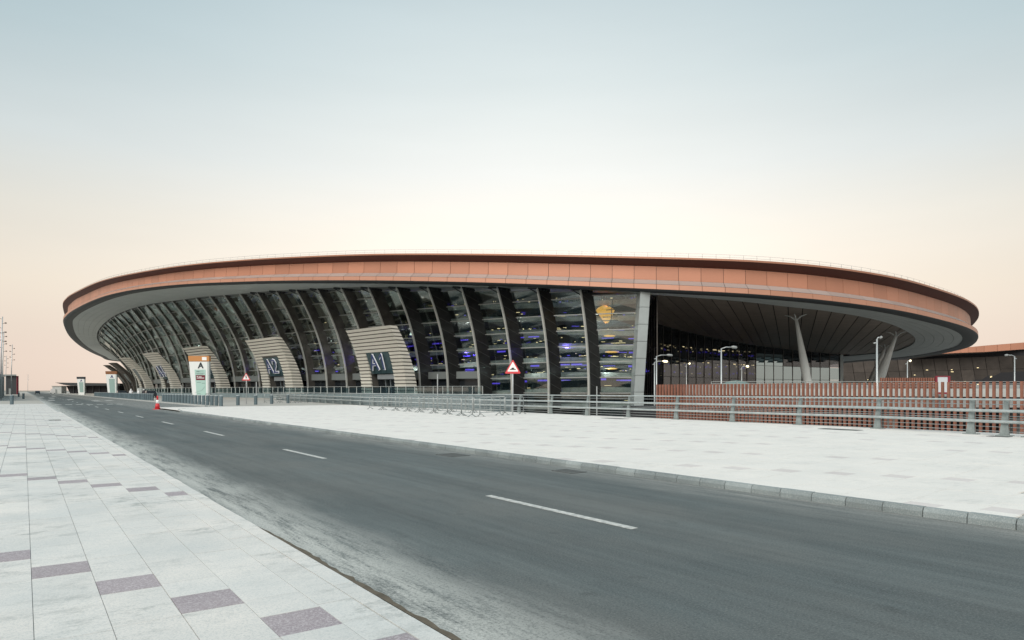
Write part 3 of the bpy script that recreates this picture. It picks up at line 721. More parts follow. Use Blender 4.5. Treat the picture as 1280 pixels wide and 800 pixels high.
tb(lightw, 'window_light', 'warm_light', kind='stuff'); tb(lightp, 'purple_window_light', 'purple_light', kind='stuff')
mb = MB(); 
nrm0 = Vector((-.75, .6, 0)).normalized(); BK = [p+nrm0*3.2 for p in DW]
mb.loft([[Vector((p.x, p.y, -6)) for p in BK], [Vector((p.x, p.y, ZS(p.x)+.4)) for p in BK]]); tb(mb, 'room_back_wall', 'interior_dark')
mb = MB(); e = DW[-1]; mb.bar(Vector((e.x, e.y, -6)), Vector((e.x, e.y, ZS(e.x)+.1)), .9, .9, Vector((1, 0, 0))); tb(mb, 'corner_post', 'end_column')

# leaning columns
def column(a, b, r0, r1, label):
    g = MB(); g.tube([a, a.lerp(b, .25), a.lerp(b, .6), a.lerp(b, .93), b], [r0*.8, r0, r0*.95, r1*1.15, r1], 16)
    o = tb(g, 'leaning_column', 'column_paint', smooth=True, label=label)
    for k in range(5):
        an = k*2*math.pi/5+.4; q = MB(); q.tube([b-UP*.3, b+Vector((math.cos(an)*.9, math.sin(an)*.9, .4)), b+Vector((math.cos(an)*1.8, math.sin(an)*1.8, .62))], [.12, .09, .05], 6)
        q.build('branch', 'column_paint', o, smooth=True)
def ctop(px, v): p = inv(px, v); return Vector((p.x, p.y, ZS(p.x)-.6))
t1 = ctop(995, 94); b1 = at(1021, t1.y+2, -6); column(b1, t1, .72, .26, 'single pale leaning column left of the twin columns')
t2 = ctop(1120, 73); b2 = at(1074, t2.y+2, -6); column(b2, t2, .98, .32, 'nearer and thicker of the paired leaning columns')
t3 = ctop(1106, 57); b3 = at(1070, t3.y-4, -6); column(b3, t3, .9, .32, 'farther of the paired leaning columns')

# entrance portals
PE = Vector((.69, -.72, 0)).normalized(); PN = Vector((-.72, -.69, 0)).normalized()
def portal(TR, Wd, H, label, sign, detail, Y_):
    PT = bpy.data.objects.new('entrance_portal', None); COL.objects.link(PT); PT.parent = TB; PT.location = -TO; PT['label'] = label
    lean = 3.4*Y_/115; base = 1.0
    def fr(u, z, off=0.):                # u 0..1 along front, z height, off outward
        t = (z-base)/(H-base); k = lean*(1-t*t); q = TR-PE*Wd*(1-u); return Vector((q.x, q.y, z))-PN*k+PN*off
    n = 19; dz = (H-base)/n; field = MB()
    ou0, ou1, oz = .235, .765, 8.3
    def put(u0, u1, za, zb):
        mb = MB() if detail else field
        q = [fr(u0, za+.02, 0), fr(u1, za+.02, 0), fr(u1, zb, .10), fr(u0, zb, .10)]; q2 = [v-PN*.3 for v in q]
        mb.add(q+q2, [(0,1,2,3),(7,6,5,4),(0,4,5,1),(1,5,6,2),(2,6,7,3),(3,7,4,0)])
        if detail: mb.build('slat', 'portal_slat', PT)
    def putside(za, zb):
        mb = MB() if detail else field
        t = (za-base)/(H-base); ln = max(.15, 2.0-1.0*t); 
        for u, sg in ((1.0, 1),):
            a, b = fr(u, za+.02, -.32), fr(u, zb, -.22); a2, b2 = a-PN*ln, b-PN*ln; s_ = PE*(-.3)
            mb.add([a, a2, b2, b]+[v+s_ for v in (a, a2, b2, b)], [(0,1,2,3),(7,6,5,4),(0,4,5,1),(1,5,6,2),(2,6,7,3),(3,7,4,0)])
        if detail: mb.build('side_slat', 'portal_slat', PT)
    for i in range(n):
        za = base+i*dz; zb = za+dz-(.16 if detail else .09)
        if za < oz-.3: put(0, ou0, za, zb); put(ou1, 1, za, zb)
        else: put(0, 1, za, zb)
        putside(za, zb)
    if not detail: field.build('slat_field', 'portal_slat' if Y_ < 215 else 'portal_dark', PT, 'stuff')
    core = MB()
    for u0, u1, z0, z1 in ((.02, ou0-.01, base, oz), (ou1+.01, .985, base, oz), (.02, .985, oz, H-.1)):
        zs = [z0+(z1-z0)*k/5 for k in range(6)]
        core.loft([[fr(u0, z, -.12) for z in zs], [fr(u1, z, -.12) for z in zs], [fr(u1, z, -1.6) for z in zs], [fr(u0, z, -1.6) for z in zs], [fr(u0, z, -.12) for z in zs]])
    core.build('portal_core', 'portal_core', PT)
    d = MB(); d.add([fr(ou0, base, -1.9), fr(ou1, base, -1.9), fr(ou1, oz+.3, -1.5), fr(ou0, oz+.3, -1.5)], [(0,1,2,3)]); d.add([fr(ou0, base, -2.0), fr(ou1, base, -2.0), fr(ou1, oz+.3, -1.6), fr(ou0, oz+.3, -1.6)], [(0,1,2,3)]); d.build('doorway_back', 'door_dark', PT)
    sg = MB(); q = [fr(ou0+.005, 4.5, -.35), fr(ou1-.005, 4.5, -.35), fr(ou1-.005, oz-.05, -.1), fr(ou0+.005, oz-.05, -.1)]; sg.add(q+[v-PN*.12 for v in q], [(0,1,2,3),(7,6,5,4),(0,4,5,1),(1,5,6,2),(2,6,7,3),(3,7,4,0)]); sg.build('sign_panel', 'sign_glass', PT)
    cz = MB(); cz.frame_box(fr(ou0+.10, 3.55, -.5), PE*Wd*(ou1-ou0-.10), -PN*1.2, UP*.85); cz.build('door_canopy', 'canopy_grey', PT)
    for u in (.44, .55, .66):
        q = MB(); q.bar(fr(u, base, -1.3), fr(u, 3.55, -1.2), .18, .12, PN); q.build('door_post', 'canopy_grey', PT)
    if sign:
        z0 = 5.15; o = fr(.5, z0, .12); o2 = fr(.5, z0, .30)
        GL = {'A': [[(-1, 0), (0, 3), (1, 0)], [(-.62, 1.0), (.62, 1.0)]], '1': [[(-.55, 2.3), (.25, 3), (.25, 0)]], '2': [[(-.8, 2.2), (-.55, 2.8), (0, 3), (.55, 2.8), (.75, 2.2), (.5, 1.5), (-.8, 0), (.85, 0)]],
              '3': [[(-.7, 2.7), (0, 3), (.6, 2.7), (.6, 1.9), (0, 1.6), (.7, 1.2), (.7, .4), (0, 0), (-.75, .3)]], '4': [[(.4, 0), (.4, 3), (-.9, .9), (.9, .9)]]}
        for nm, off, wd_, m_ in (('sign_letters', .14, .52, 'letter_white'), ('sign_letters_face', .30, .26, 'letter_navy')):
            q = MB()
            for ci, ch in enumerate(sign):
                ox = (-1.35, 1.15)[ci]
                for ln in GL[ch]:
                    for a, b in zip(ln, ln[1:]):
                        A_, B_ = [fr(.5+(ox+c[0]*1.05)/Wd, z0+.1+c[1]*.82, off) for c in (a, b)]; d_ = (B_-A_).normalized()*wd_*.3; q.bar(A_-d_, B_+d_, wd_, .08, PN)
            q.build(nm, m_, PT)
    return PT
pd = [((487, 82.6), 432, 'entrance portal signed A1, nearest of the striped portals', 'A1', True), ((343, 68), 306, 'entrance portal signed A2, second striped portal from the right', 'A2', True),
      ((251, 56.5), 228, 'striped entrance portal behind the white A totem', 'A3', True), ((190, 48), 177.5, 'striped portal fourth from the right, left of the A totem', 'A4', False),
      ((156, 41.5), 148.5, 'small striped portal fifth from the right, at the edge of the glass', None, False), ((140.5, 35), 135, 'sixth portal, seen as a dark curved blade against the sky', None, False), ((132, 32.0), 128.5, 'farthest portal, a dark curved sliver against the sky', None, False)]
BL = catmull([f['B'] for f in fins], False, 6)
def outness(p):
    q = min(BL, key=lambda b: (b-p).length); return (p-q).dot(-IND)
for (px, v), pxl, lb, sg, dt in pd:
    Y = 60.
    def geo(Y):
        TR = at(px, Y); u = (pxl-640)/F; Wd = (TR.x-u*TR.y)/(PE.x-u*PE.y); return TR, Wd
    if px > 150:
        while Y < 400:
            TR, Wd = geo(Y); b0 = TR-PN*3.4*Y/115
            if min(outness(b0), outness(b0-PE*Wd)) < 2.3: break
            Y += .5
    else: Y = F*11.15/v
    TR, Wd = geo(Y); print('portal', px, Y, round(Wd, 1)); portal(TR, Wd, 1.6+v*Y/F, lb, sg, dt, Y)
# spandrel boxes over the side doors between fins, and dark openings below
for bi in range(8, len(fins)-5):
    A, Bf = fins[bi], fins[bi+1]
    mb = MB(); a, b = fp(A, 3.6, A['dep']-.5), fp(Bf, 3.6, Bf['dep']-.5); mb.frame_box(a, b-a, -IND*.5, UP*1.2); tb(mb, 'door_lintel', 'spandrel_box')
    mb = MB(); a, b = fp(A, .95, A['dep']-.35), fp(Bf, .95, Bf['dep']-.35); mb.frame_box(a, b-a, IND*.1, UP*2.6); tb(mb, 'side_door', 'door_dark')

# terrace in front of the doors with a glass balustrade
tp = [f['B'] for f in fins if f['B'].x < 4 and f['px'] > 150]
tin = [p+IND*3 for p in tp]; tout = [p-IND*6.5 for p in tp]
mb = MB(); mb.prism([Vector((p.x, p.y, -6)) for p in tout+tin[::-1]], (0, 0, 7.0)); tag(mb.build('terrace', 'concrete_blue', kind='structure'))
bl = empty('balustrade', tout[-1]+UP, 'low glass balustrade with grey posts along the terrace below the portals', 'balustrade')
TQ = resample([Vector((p.x, p.y, 1.0)) for p in catmull([q+IND*.3 for q in tout], False, 4)][::-1], 1.9); BO = Vector(bl.location)
for i, (a, b) in enumerate(zip(TQ, TQ[1:])):
    if i > 95: break
    q = MB(); q.bar(a, a+UP*1.25, .09, .09, Vector((1, 0, 0))); q.build('post', 'rail_paint', bl).location = -BO
    q = MB(); q.bar(a+UP*.6+(b-a)*.04, b+UP*.6-(b-a)*.04, .02, .95); q.build('glass_panel', 'glass_rail', bl).location = -BO
q = MB()
for a, b in zip(TQ[:96], TQ[1:97]): q.bar(a+UP*1.25, b+UP*1.25, .07, .06)
q.build('handrail', 'rail_paint', bl).location = -BO

# ------------------------------------------------------------------ foreground railing on the right pavement
rl = empty('pavement_railing', ps(27.3, 20, .12), 'pale railing of fat tubes and thin rods on plate posts along the pavement edge', 'railing'); RL = Vector(rl.location)
rpath = lambda s: ps(26.9 if s > 14 else 26.9-(14-s)*.2, s) if s < 62 else ps(26.9+(s-62)*.11, s)
posts_s = [4.6, 7.95, 8.7, 9.75]+[13.2+3.38*k for k in range(29)]
for s in posts_s:
    b = rpath(s); q = MB(); q.prism([b+E_P*.02+E_S*(-.11)+UP*.12, b+E_P*.02+E_S*.17+UP*.12, b+E_P*.02+E_S*.12+UP*.45, b+E_P*.12+E_S*.07+UP*1.27, b+E_P*.12+E_S*(-.06)+UP*1.27, b+E_P*.02+E_S*(-.08)+UP*.45], E_P*.09)
    q.frame_box(b-E_S*.2-E_P*.06+UP*.12, E_S*.45, E_P*.28, UP*.03)
    q.build('post', 'rail_post', rl).location = -RL
ss = [2+1.5*k for k in range(73)]
for z, r, nm, off in ((1.30, .035, 'top_rail', .0), (.93, .055, 'tube_rail', -.04), (.58, .055, 'tube_rail', -.04)):
    q = MB(); q.tube([rpath(s)+E_P*off+UP*z for s in ss], r, 10); q.build(nm, 'rail_paint', rl, smooth=True).location = -RL
for z in (1.14, .76, .68, .40, .26):
    q = MB(); q.tube([rpath(s)+E_P*.16+UP*z for s in ss], .014, 6); q.build('thin_rod', 'rail_thin', rl).location = -RL
pw_ = MB()
for s in range(55, 108, 3): pw_.frame_box(rpath(s)+E_P*.35+UP*-.5, rpath(s+3)-rpath(s)-E_S*.02, E_P*.15, UP*1.45)
tag(pw_.build('parapet_wall', 'concrete_blue'), 'low blue-grey solid wall backing the far stretch of railing', 'wall')
q = MB(); q.frame_box(ps(27.27, -60, -6), E_P*.2, E_S*126, UP*6.13); q.build('deck_edge', 'concrete_light', kind='structure')

# red slat screen
sc = empty('slat_screen', ps(30.2, 18, -1.5), 'long screen of upright terracotta red slats beyond the pavement railing', 'screen'); SO = Vector(sc.location)
nS = 117
slm = None
for i in range(nS):
    s = 27.6-i*.225; b = ps(30.2, s, -2.6); 
    if slm is None:
        q = MB(); q.frame_box(Vector((0, 0, 0)), E_P*.12, E_S*.08, UP*4.54); o = q.build('slat', 'slat_red', sc); slm = o.data
    else: o = bpy.data.objects.new('slat', slm); COL.objects.link(o); o.parent = sc
    o.location = b-SO+UP*random.uniform(-.004, .004)
for z in (-2.2, -.4, 1.25):
    q = MB(); q.frame_box(ps(30.42, 27.6, z), -E_S*26.5, E_P*.08, UP*.1); q.build('rail', 'rim_dark', sc).location = -SO
s2 = empty('slat_screen', at(1160, 60, 0), 'shorter row of brown-red slats rising behind the ramp wall', 'screen')
for i in range(40):
    px = 1101+i*2.95; h = 2.75-(max(0, px-1170)/45)*.55
    if px > 1218: break
    q = MB(); a = at(px, 62, 0)-Vector(s2.location); q.frame_box(a, (.1, 0, 0), (0, .18, 0), UP*h); q.build('slat', 'slat_red', s2)

# ramp beyond the screen
rp = empty('road_ramp', at(1100, 64, 0), 'raised ramp with a pale parapet and thin guard rail beyond the red slat screen', 'ramp'); RP = Vector(rp.location)
Lx, Rx = 17, 75
q = MB(); q.box(Lx, Rx, 58, 66, .15, .85); q.build('deck', 'concrete', rp).location = -RP
q = MB(); q.box(Lx, Rx, 57.9, 58.15, .86, 1.75); q.build('parapet', 'concrete_light', rp).location = -RP
for y in (58.3,):
    for i in range(int((Rx-Lx)/2.2)):
        x = Lx+i*2.2; q = MB(); q.box(x, x+.07, y, y+.07, 1.0, 2.35); q.build('rail_post', 'rail_thin', rp).location = -RP
    for z in (1.95, 2.15, 2.33): q = MB(); q.box(Lx, Rx, y-.05, y, z, z+.04); q.build('guard_rail', 'rail_thin', rp).location = -RP
for x in (21, 33, 45, 57, 69): q = MB(); q.box(x, x+1.0, 60.5, 62.5, -6, .14); q.build('pier', 'concrete', rp).location = -RP
q = MB(); q.box(Lx, Rx, 65.6, 65.9, .86, 2.15); q.build('far_parapet', 'concrete', rp).location = -RP
q = MB(); q.box(11, 85, 67.5, 67.9, -6, .1); q.build('void_shade_sheet', 'interior_dark', rp).location = -RP  # dark sheet added to stand for the shaded void below the ramp

# notice board
g = empty('notice_board', at(1178, 56.5, 0), 'pale notice board in a dark red frame standing above the slat screen', 'board'); 
q = MB(); q.box(-.42, .42, 0, .1, 1.45, 2.72); q.build('panel', 'board_white', g)
for x0, x1, z0, z1 in ((-.56, -.425, 1.2, 2.8), (.425, .62, 1.2, 2.8), (-.42, .42, 2.725, 2.8), (-.42, .42, 1.3, 1.445)): q = MB(); q.box(x0, x1, -.04, .14, z0, z1); q.build('frame', 'board_red', g)
for x in (-.4, .4): q = MB(); q.box(x, x+.08, .02, .1, -6, 1.19); q.build('leg', 'board_red', g)

# tent
tc_ = at(920, 72, 0); g = empty('tent_canopy', tc_, 'grey-green ribbed tent roof peeping over the slat screen', 'tent')
q = MB(); rows = []
for z, r in ((1.2, 2.05), (1.9, 1.85), (2.35, 1.3), (2.6, .6), (2.65, .05)): rows.append([Vector((r*math.cos(a*math.pi/14)*(1.04 if a % 2 else .97), r*.8*math.sin(a*math.pi/14)*(1.04 if a % 2 else .97), z)) for a in range(28)])
q.loft(rows, 0, True); q.build('canopy', 'tent_green', g)
for a in range(4): q = MB(); x, y = 1.4*math.cos(a*math.pi/2+.8), 1.1*math.sin(a*math.pi/2+.8); q.bar((x, y, -6), (x, y, 1.4), .08, .08, Vector((1, 0, 0))); q.build('pole', 'galv', g)

# street lamps
def lamp(px, Y, ztop, arm, lit, label, base=-6., far=False):
    g = empty('street_lamp', at(px, Y, base), label, 'street lamp', 'street lamps by the terminal')
    h = ztop-base; q = MB(); q.tube([(0, 0, 0), (0, 0, h*.5), (0, 0, h)], [.10, .085, .06], 8); q.build('pole', 'lamp_pole', g, smooth=True)
    q = MB(); q.tube([(0, 0, h-.02), (arm*.35, 0, h+.13), (arm*.8, 0, h+.12)], [.05, .05, .04], 6); q.tube([(0, 0, h-.25), (-.25*(1 if arm > 0 else -1), 0, h-.3)], .05, 6); q.build('arm', 'lamp_pole', g, smooth=True)
    q = MB(); q.tube([(arm*.72, 0, h+.15), (arm*.85, 0, h+.13), (arm*1.1, 0, h+.09), (arm*1.15, 0, h+.06)], [.07, .14, .13, .04], 8); q.build('lamp_head', 'lamp_lit' if lit else 'lamp_head', g, smooth=True)
lamp(820.5, 75, 5.35, 1.55, False, 'street lamp over the left end of the red slat screen, its head to the right')
lamp(901.5, 62, 5.4, 1.25, False, 'street lamp before the dark glass, left of the single leaning column')
lamp(1096, 50, 5.35, .3, False, 'tall street lamp seen end on, right in front of the paired columns')
lamp(1134, 88, 5.3, .4, True, 'small lit street lamp just right of the paired columns')
lamp(1268, 80, 5.6, -1.0, False, 'street lamp at the right edge, its head pointing left')
lamp(818, 92, 5.4, 1.55, True, 'lit street lamp half hidden behind the lamp at the screen end')
lamp(858, 105, 5.6, .5, True, 'slim lit lamp third from the left against the dark glass')
lamp(927, 100, 5.0, .9, True, 'slim lit lamp to the right of the tent roof')

# warning signs
def warn(b, zc, wd, label, symbol):
    g = empty('warning_sign', b, label, 'road sign')
    hgt = wd*.87; q = MB(); q.tube([(0, 0, 0), (0, 0, zc+hgt*.4)], .035, 8); q.build('pole', 'lamp_pole', g, smooth=True)
    def tri(w, y, th, m_, nm):
        h = w*.87; P = []
        for cx, cz, a0 in ((-w/2, -h/2, 210), (w/2, -h/2, 330), (0, h/2, 90)):
            c = Vector((cx*.88, 0, cz*.88 if cz < 0 else cz*.9))
            for k in (-40, 0, 40): a = math.radians(a0+k); P.append(c+Vector((math.cos(a), 0, math.sin(a)))*w*.055)
        q = MB(); q.prism([(p.x, y, p.z+zc) for p in P], (0, th, 0)); return q.build(nm, m_, g)
    tri(wd, -.055, .02, 'sign_red', 'border'); f_ = tri(wd*.70, -.062, .006, 'sign_white', 'face')
    q = MB()
    if symbol == 'bump':
        q.prism([(-wd*.19, -.068, zc-wd*.19), (wd*.19, -.068, zc-wd*.19), (wd*.19, -.068, zc-wd*.15), (wd*.10, -.068, zc-wd*.13), (wd*.06, -.068, zc-wd*.05), (-wd*.06, -.068, zc-wd*.05), (-wd*.10, -.068, zc-wd*.13), (-wd*.19, -.068, zc-wd*.15)], (0, .005, 0))
    else:
        q.prism([(-.04, -.068, zc-.2), (.0, -.068, zc-.2), (.02, -.068, zc-.08), (.09, -.068, zc-.19), (.13, -.068, zc-.17), (.04, -.068, zc+.02), (.05, -.068, zc+.1), (-.04, -.068, zc+.1), (-.09, -.068, zc-.02), (-.03, -.068, zc-.04)], (0, .005, 0)); q.prism([(.0+.045*math.cos(a), -.068, zc+.15+.045*math.sin(a)) for a in (0, 1, 2, 3, 4, 5)], (0, .005, 0))
    q.build('symbol', 'sign_black', g)
warn(at(641, 40.7, .12), 2.88, .92, 'red bordered triangle sign with a road hump symbol on a pole by the railing', 'bump')
warn(at(308, 74, .12), 2.95, .92, 'smaller distant triangle warning sign beside portal A2', 'person')
for px, Y, z1, lb in ((547, 62, 3.0, 'slim white post standing behind the crowd barriers'), (320.5, 80, 2.5, 'short slim white post right of the distant triangle sign'), (227, 110, 2.3, 'short grey post left of the white A totem'), (746, 58, 1.55, 'small post just above the railing near the end column')):
    q = MB(); q.tube([(0, 0, 0), (0, 0, z1)], .05, 8); o = q.build('slim_post', 'lamp_pole'); o.location = at(px, Y, .1 if px < 700 else -6); tag(o, lb, 'post')
    if px > 700:
        o.scale.z = (1.95+6)/z1

# totems
def totem(px, Y, ztop, wd, label, letter, full, capm='totem_orange', pm='totem_green'):
    b = at(px, Y, .12); g = empty('information_totem', b, label, 'sign totem'); h = ztop-.12
    def pn(u0a, u1a, z0, z1, y, th, m_, nm, taper=True):
        def X(u, z):
            l = -wd/2+(1-z/h)*wd*.24; return l+(wd/2-l)*u if taper else u
        q = MB(); q.prism([(X(u0a, z0), y, z0), (X(u1a, z0), y, z0), (X(u1a, z1), y, z1), (X(u0a, z1), y, z1)], (0, th, 0)); return q.build(nm, m_, g)
    pn(0, .92, 0, h*.875, 0, .5, 'totem_white', 'body'); pn(.925, 1, 0, h*.89, .05, .4, 'rail_paint', 'side_fin')
    pn(-.01, 1.0, h*.88, h, -.02, .54, capm, 'cap')
    pf = pn(.25, .82, h*.14, h*.70, -.02, .02, pm, 'map_panel')
    if full:
        pn(.29, .79, h*.47, h*.58, -.035, .015, 'totem_maroon', 'dark_panel'); pn(.66, .88, h*.905, h*.975, -.035, .015, 'totem_white_ink', 'cap_label')
        for z, a, b_ in ((.545, .34, .42), (.51, .34, .74), (.535, .45, .6)): pn(a, b_, h*z, h*(z+.012), -.042, .006, 'totem_white_ink', 'print_line')
        for z, a, b_ in ((.665, .34, .72), (.655, .34, .5), (.62, .30, .76), (.60, .34, .7), (.42, .32, .55), (.40, .6, .78), (.17, .3, .5)): pn(a, b_, h*z, h*(z+.006), -.026, .005, 'totem_black', 'print_line')
        q = MB(); 
        for a, b_ in (((-.5, 1.15), (0, 1.35)), ((0, 1.35), (.45, 1.5)), ((.45, 1.5), (.85, 2.0))): q.bar((a[0], -.03, a[1]), (b_[0], -.03, b_[1]), .01, .035, Vector((0, 1, 0)))
        q.build('map_line', 'concrete_blue', g)
        text_obj('letter', letter, h*.17, .02, 'totem_black', g, Vector((wd*.10, -.03, h*.735)), Vector((1, 0, 0)), .03)
    else: text_obj('letter', 'A', h*.16, .02, 'letter_navy', g, Vector((wd*.08, -.03, h*.735)), Vector((1, 0, 0)), .03)
totem(248.5, 90, 6.15, 2.75, 'tapered white totem with orange cap, black letter A and green map panel', 'A', True)
totem(139, 165, 6.25, 2.7, 'smaller tapered totem with a brown cap, farther off left of the portals', 'A', False, 'totem_brown', 'totem_dull')
totem(101, 228, 6.15, 2.7, 'farthest totem, small and dark capped, before the low dark canopy', 'A', False, 'totem_black', 'totem_dull')

# bollards
bol = None
def bollard(loc, label, group, h=.97, r=.17):
    global bol
    if bol is None:
        bol = empty('bollard', loc, label, 'bollard', group)
        q = MB(); q.tube([(0, 0, 0), (0, 0, h-.02)], r, 14); q.build('shaft', 'bollard_metal', bol, smooth=False)
        q = MB(); q.tube([(0, 0, h-.019), (0, 0, h+.025), (0, 0, h+.04)], [r+.005, r+.005, r*.8], 14); q.build('cap', 'bollard_cap', bol)
    else: copy_thing(bol, loc, 0, label, group)
BG = 'grey bollards in a row along the forecourt kerb'
for i in range(18): bollard(ps(15.1, 68.2+i*1.93, .115), 'grey cylindrical bollard in the near dense row below the A totem', BG)
for i in range(48): bollard(ps(15.2, 111+i*2.1, .115), 'distant grey bollard in the dense row left of the traffic cone', 'distant bollards in a row')
for px, Y, lb in ((297.5, 68, 'first of four spaced bollards, nearest the bollard row'), (319.7, 71, 'second of four spaced bollards, below the distant triangle sign'), (339.7, 75, 'third of four spaced bollards, before portal A2'), (360, 79, 'fourth of four spaced bollards, where the railing starts'),
                  (15, 72, 'dark bollard standing nearest on the left pavement'), (29.5, 118, 'second dark bollard on the left pavement, near the road edge'), (23.7, 155, 'farthest dark bollard on the left pavement, beside the dark building')):
    bollard(at(px, Y, .12), lb, 'spaced bollards')

# traffic cone
g = empty('traffic_cone', at(197, 57.8), 'red and white traffic cone on the road before the bollards', 'traffic cone')
q = MB(); q.prism([(-.27, -.27, 0), (.27, -.27, 0), (.27, .27, 0), (-.27, .27, 0)], (0, 0, .05)); q.build('base', 'cone_red', g)
q = MB(); q.tube([(0, 0, .05), (0, 0, .5)], [.21, .135], 16); q.tube([(0, 0, .80), (0, 0, 1.12), (0, 0, 1.15)], [.09, .055, .03], 16); q.build('cone_body', 'cone_red', g, smooth=True)
q = MB(); q.tube([(0, 0, .5), (0, 0, .80)], [.137, .092], 16); q.build('reflective_sleeve', 'cone_white', g, smooth=True)

# crowd barriers
def barrier_proto():
    g = empty('crowd_barrier', (0, 0, 0), 'x', 'crowd barrier'); Lb = 2.25; h = 1.08
    q = MB(); q.tube([(.0, 0, .12), (0, 0, h-.08), (.08, 0, h), (Lb-.08, 0, h), (Lb, 0, h-.08), (Lb, 0, .12)], .026, 8); q.build('frame', 'galv', g, smooth=True)
    for z in (.22, .50, .78): q = MB(); q.tube([(0, 0, z), (Lb, 0, z)], .018, 6); q.build('rail', 'galv', g)
    for x in (.75, 1.5): q = MB(); q.tube([(x, 0, .22), (x, 0, h)], .014, 6); q.build('upright', 'galv', g)
    for x in (.12, Lb-.12): q = MB(); q.tube([(x, -.26, .0), (x, -.2, .03), (x, 0, .16), (x, .2, .03), (x, .26, .0)], .02, 6); q.frame_box((x-.05, -.28, 0), (.1, 0, 0), (0, .12, 0), (0, 0, .02)); q.frame_box((x-.05, .16, 0), (.1, 0, 0), (0, .12, 0), (0, 0, .02)); q.build('foot', 'galv_dark', g)
    return g
bp_ = None
def barrier(a, b, label, group='galvanised crowd barriers on the pavement'):
    global bp_
    d = b-a; rz = math.atan2(d.y, d.x); a = Vector((a.x, a.y, .12))
    if bp_ is None: bp_ = barrier_proto(); bp_.location = a; bp_.rotation_euler.z = rz; bp_['label'] = label; bp_['group'] = group
    else: copy_thing(bp_, a, rz, label, group)
row1 = [(22.3, 50.6), (22.35, 48.2), (22.3, 45.9), (22.1, 43.6), (21.8, 41.2), (21.6, 38.9), (21.3, 36.6), (20.9, 34.3)]
for i, (p, s) in enumerate(row1):
    barrier(ps(p, s), ps(row1[i+1][0], row1[i+1][1]) if i+1 < len(row1) else ps(20.3, 32.2), 'steel crowd barrier, number %s from the left in the front row before the railing' % ('one two three four five six seven eight'.split()[i]))
row2 = [(24.7, 50.2), (24.5, 47.7), (24.3, 45.2), (24.1, 42.9), (23.9, 40.6), (24.3, 38.3), (25.6, 36.3)]
for i, (p, s) in enumerate(row2[:-1]):
    barrier(ps(p, s), ps(*row2[i+1]), 'steel crowd barrier, number %s from the left in the back row touching the railing' % ('one two three four five six'.split()[i]))
barrier(ps(21.0, 32.5), ps(23.4, 33.6), 'steel crowd barrier turned across the row at its right end')
barrier(ps(23.6, 33.8), ps(26.0, 34.8), 'steel crowd barrier reaching from the row to the railing beside the hump sign')
for i in range(5): barrier(ps(23.5+i*.9, 84-i*.2)-E_P*0, ps(25.3+i*.9, 84.8-i*2.2), 'distant crowd barrier number %s left of the railing start' % ('one two three four five'.split()[i]), 'distant crowd barriers by the spaced bollards')
for i in range(6): barrier(ps(19.5, 88+i*3.2), ps(19.5, 90.3+i*3.2), 'distant crowd barrier number %s behind the bollard row' % ('one two three four five six'.split()[i]), 'distant crowd barriers behind the bollard row')

# people in pale robes
def person(loc, rz, label, robe, stride):
    me = bpy.data.meshes.new('person')
    V = [(0,0,.95),(0,0,1.2),(0,0,1.42),(0,0,1.52),(0,0,1.66),(.11,0,.9),(.12,.05*stride,.48),(.12,.12*stride,.06),(.12,.2*stride+.05,.03),(-.11,0,.9),(-.12,-.04*stride,.48),(-.12,-.12*stride,.06),(-.12,-.05*stride,.03),(.2,0,1.38),(.26,-.05*stride,1.1),(.26,.06,.86),(.26,.1,.78),(-.2,0,1.38),(-.26,.05*stride,1.1),(-.26,.1,.86),(-.26,.13,.78)]
    Ed = [(0,1),(1,2),(2,3),(3,4),(0,5),(5,6),(6,7),(7,8),(0,9),(9,10),(10,11),(11,12),(2,13),(13,14),(14,15),(15,16),(2,17),(17,18),(18,19),(19,20)]
    Rr = [.16,.17,.15,.06,.105,.12,.10,.07,.05,.12,.10,.07,.05,.07,.05,.04,.03,.07,.05,.04,.03]
    me.from_pydata(V, Ed, []); o = bpy.data.objects.new('person', me); COL.objects.link(o)
    sk = o.modifiers.new('skin', 'SKIN'); me.skin_vertices[0].data[0].use_root = True
    for i, r in enumerate(Rr): me.skin_vertices[0].data[i].radius = (r, r)
    o.modifiers.new('sub', 'SUBSURF').render_levels = 1
    me.materials.append(MATS['skin']); o.location = loc; o.rotation_euler.z = rz; tag(o, label, 'person')
    q = MB(); rows = [[Vector((rx*math.cos(a*math.pi/8), ry*math.sin(a*math.pi/8), z)) for a in range(16)] for z, rx, ry in ((.1, .27, .25), (.5, .25, .22), (.95, .22, .19), (1.2, .24, .18), (1.42, .22, .15), (1.5, .09, .09))]
    q.loft(rows, 0, True)
    for sx in (1, -1): q.tube([(sx*.2, 0, 1.4), (sx*.27, 0, 1.12), (sx*.27, .07, .88)], [.09, .075, .07], 8)
    q.build('robe', robe, o, smooth=True)
    q = MB(); q.loft([[Vector((r*math.cos(a*math.pi/6), r*math.sin(a*math.pi/6)-.02, z)) for a in range(12)] for z, r in ((1.52, .13), (1.64, .14), (1.75, .11), (1.79, .03))], 0, True); q.build('head_cloth', 'headcloth', o, smooth=True)
person(at(164, 128, .12), .4, 'person in a long white robe behind the distant bollards', 'robe', 1)
person(at(173, 131, .12), -.6, 'person in a pale robe walking right of another behind the bollards', 'robe', -1)
person(at(180, 140, .12), .2, 'person in dark clothing behind the distant bollards', 'dark_cloth', 1)

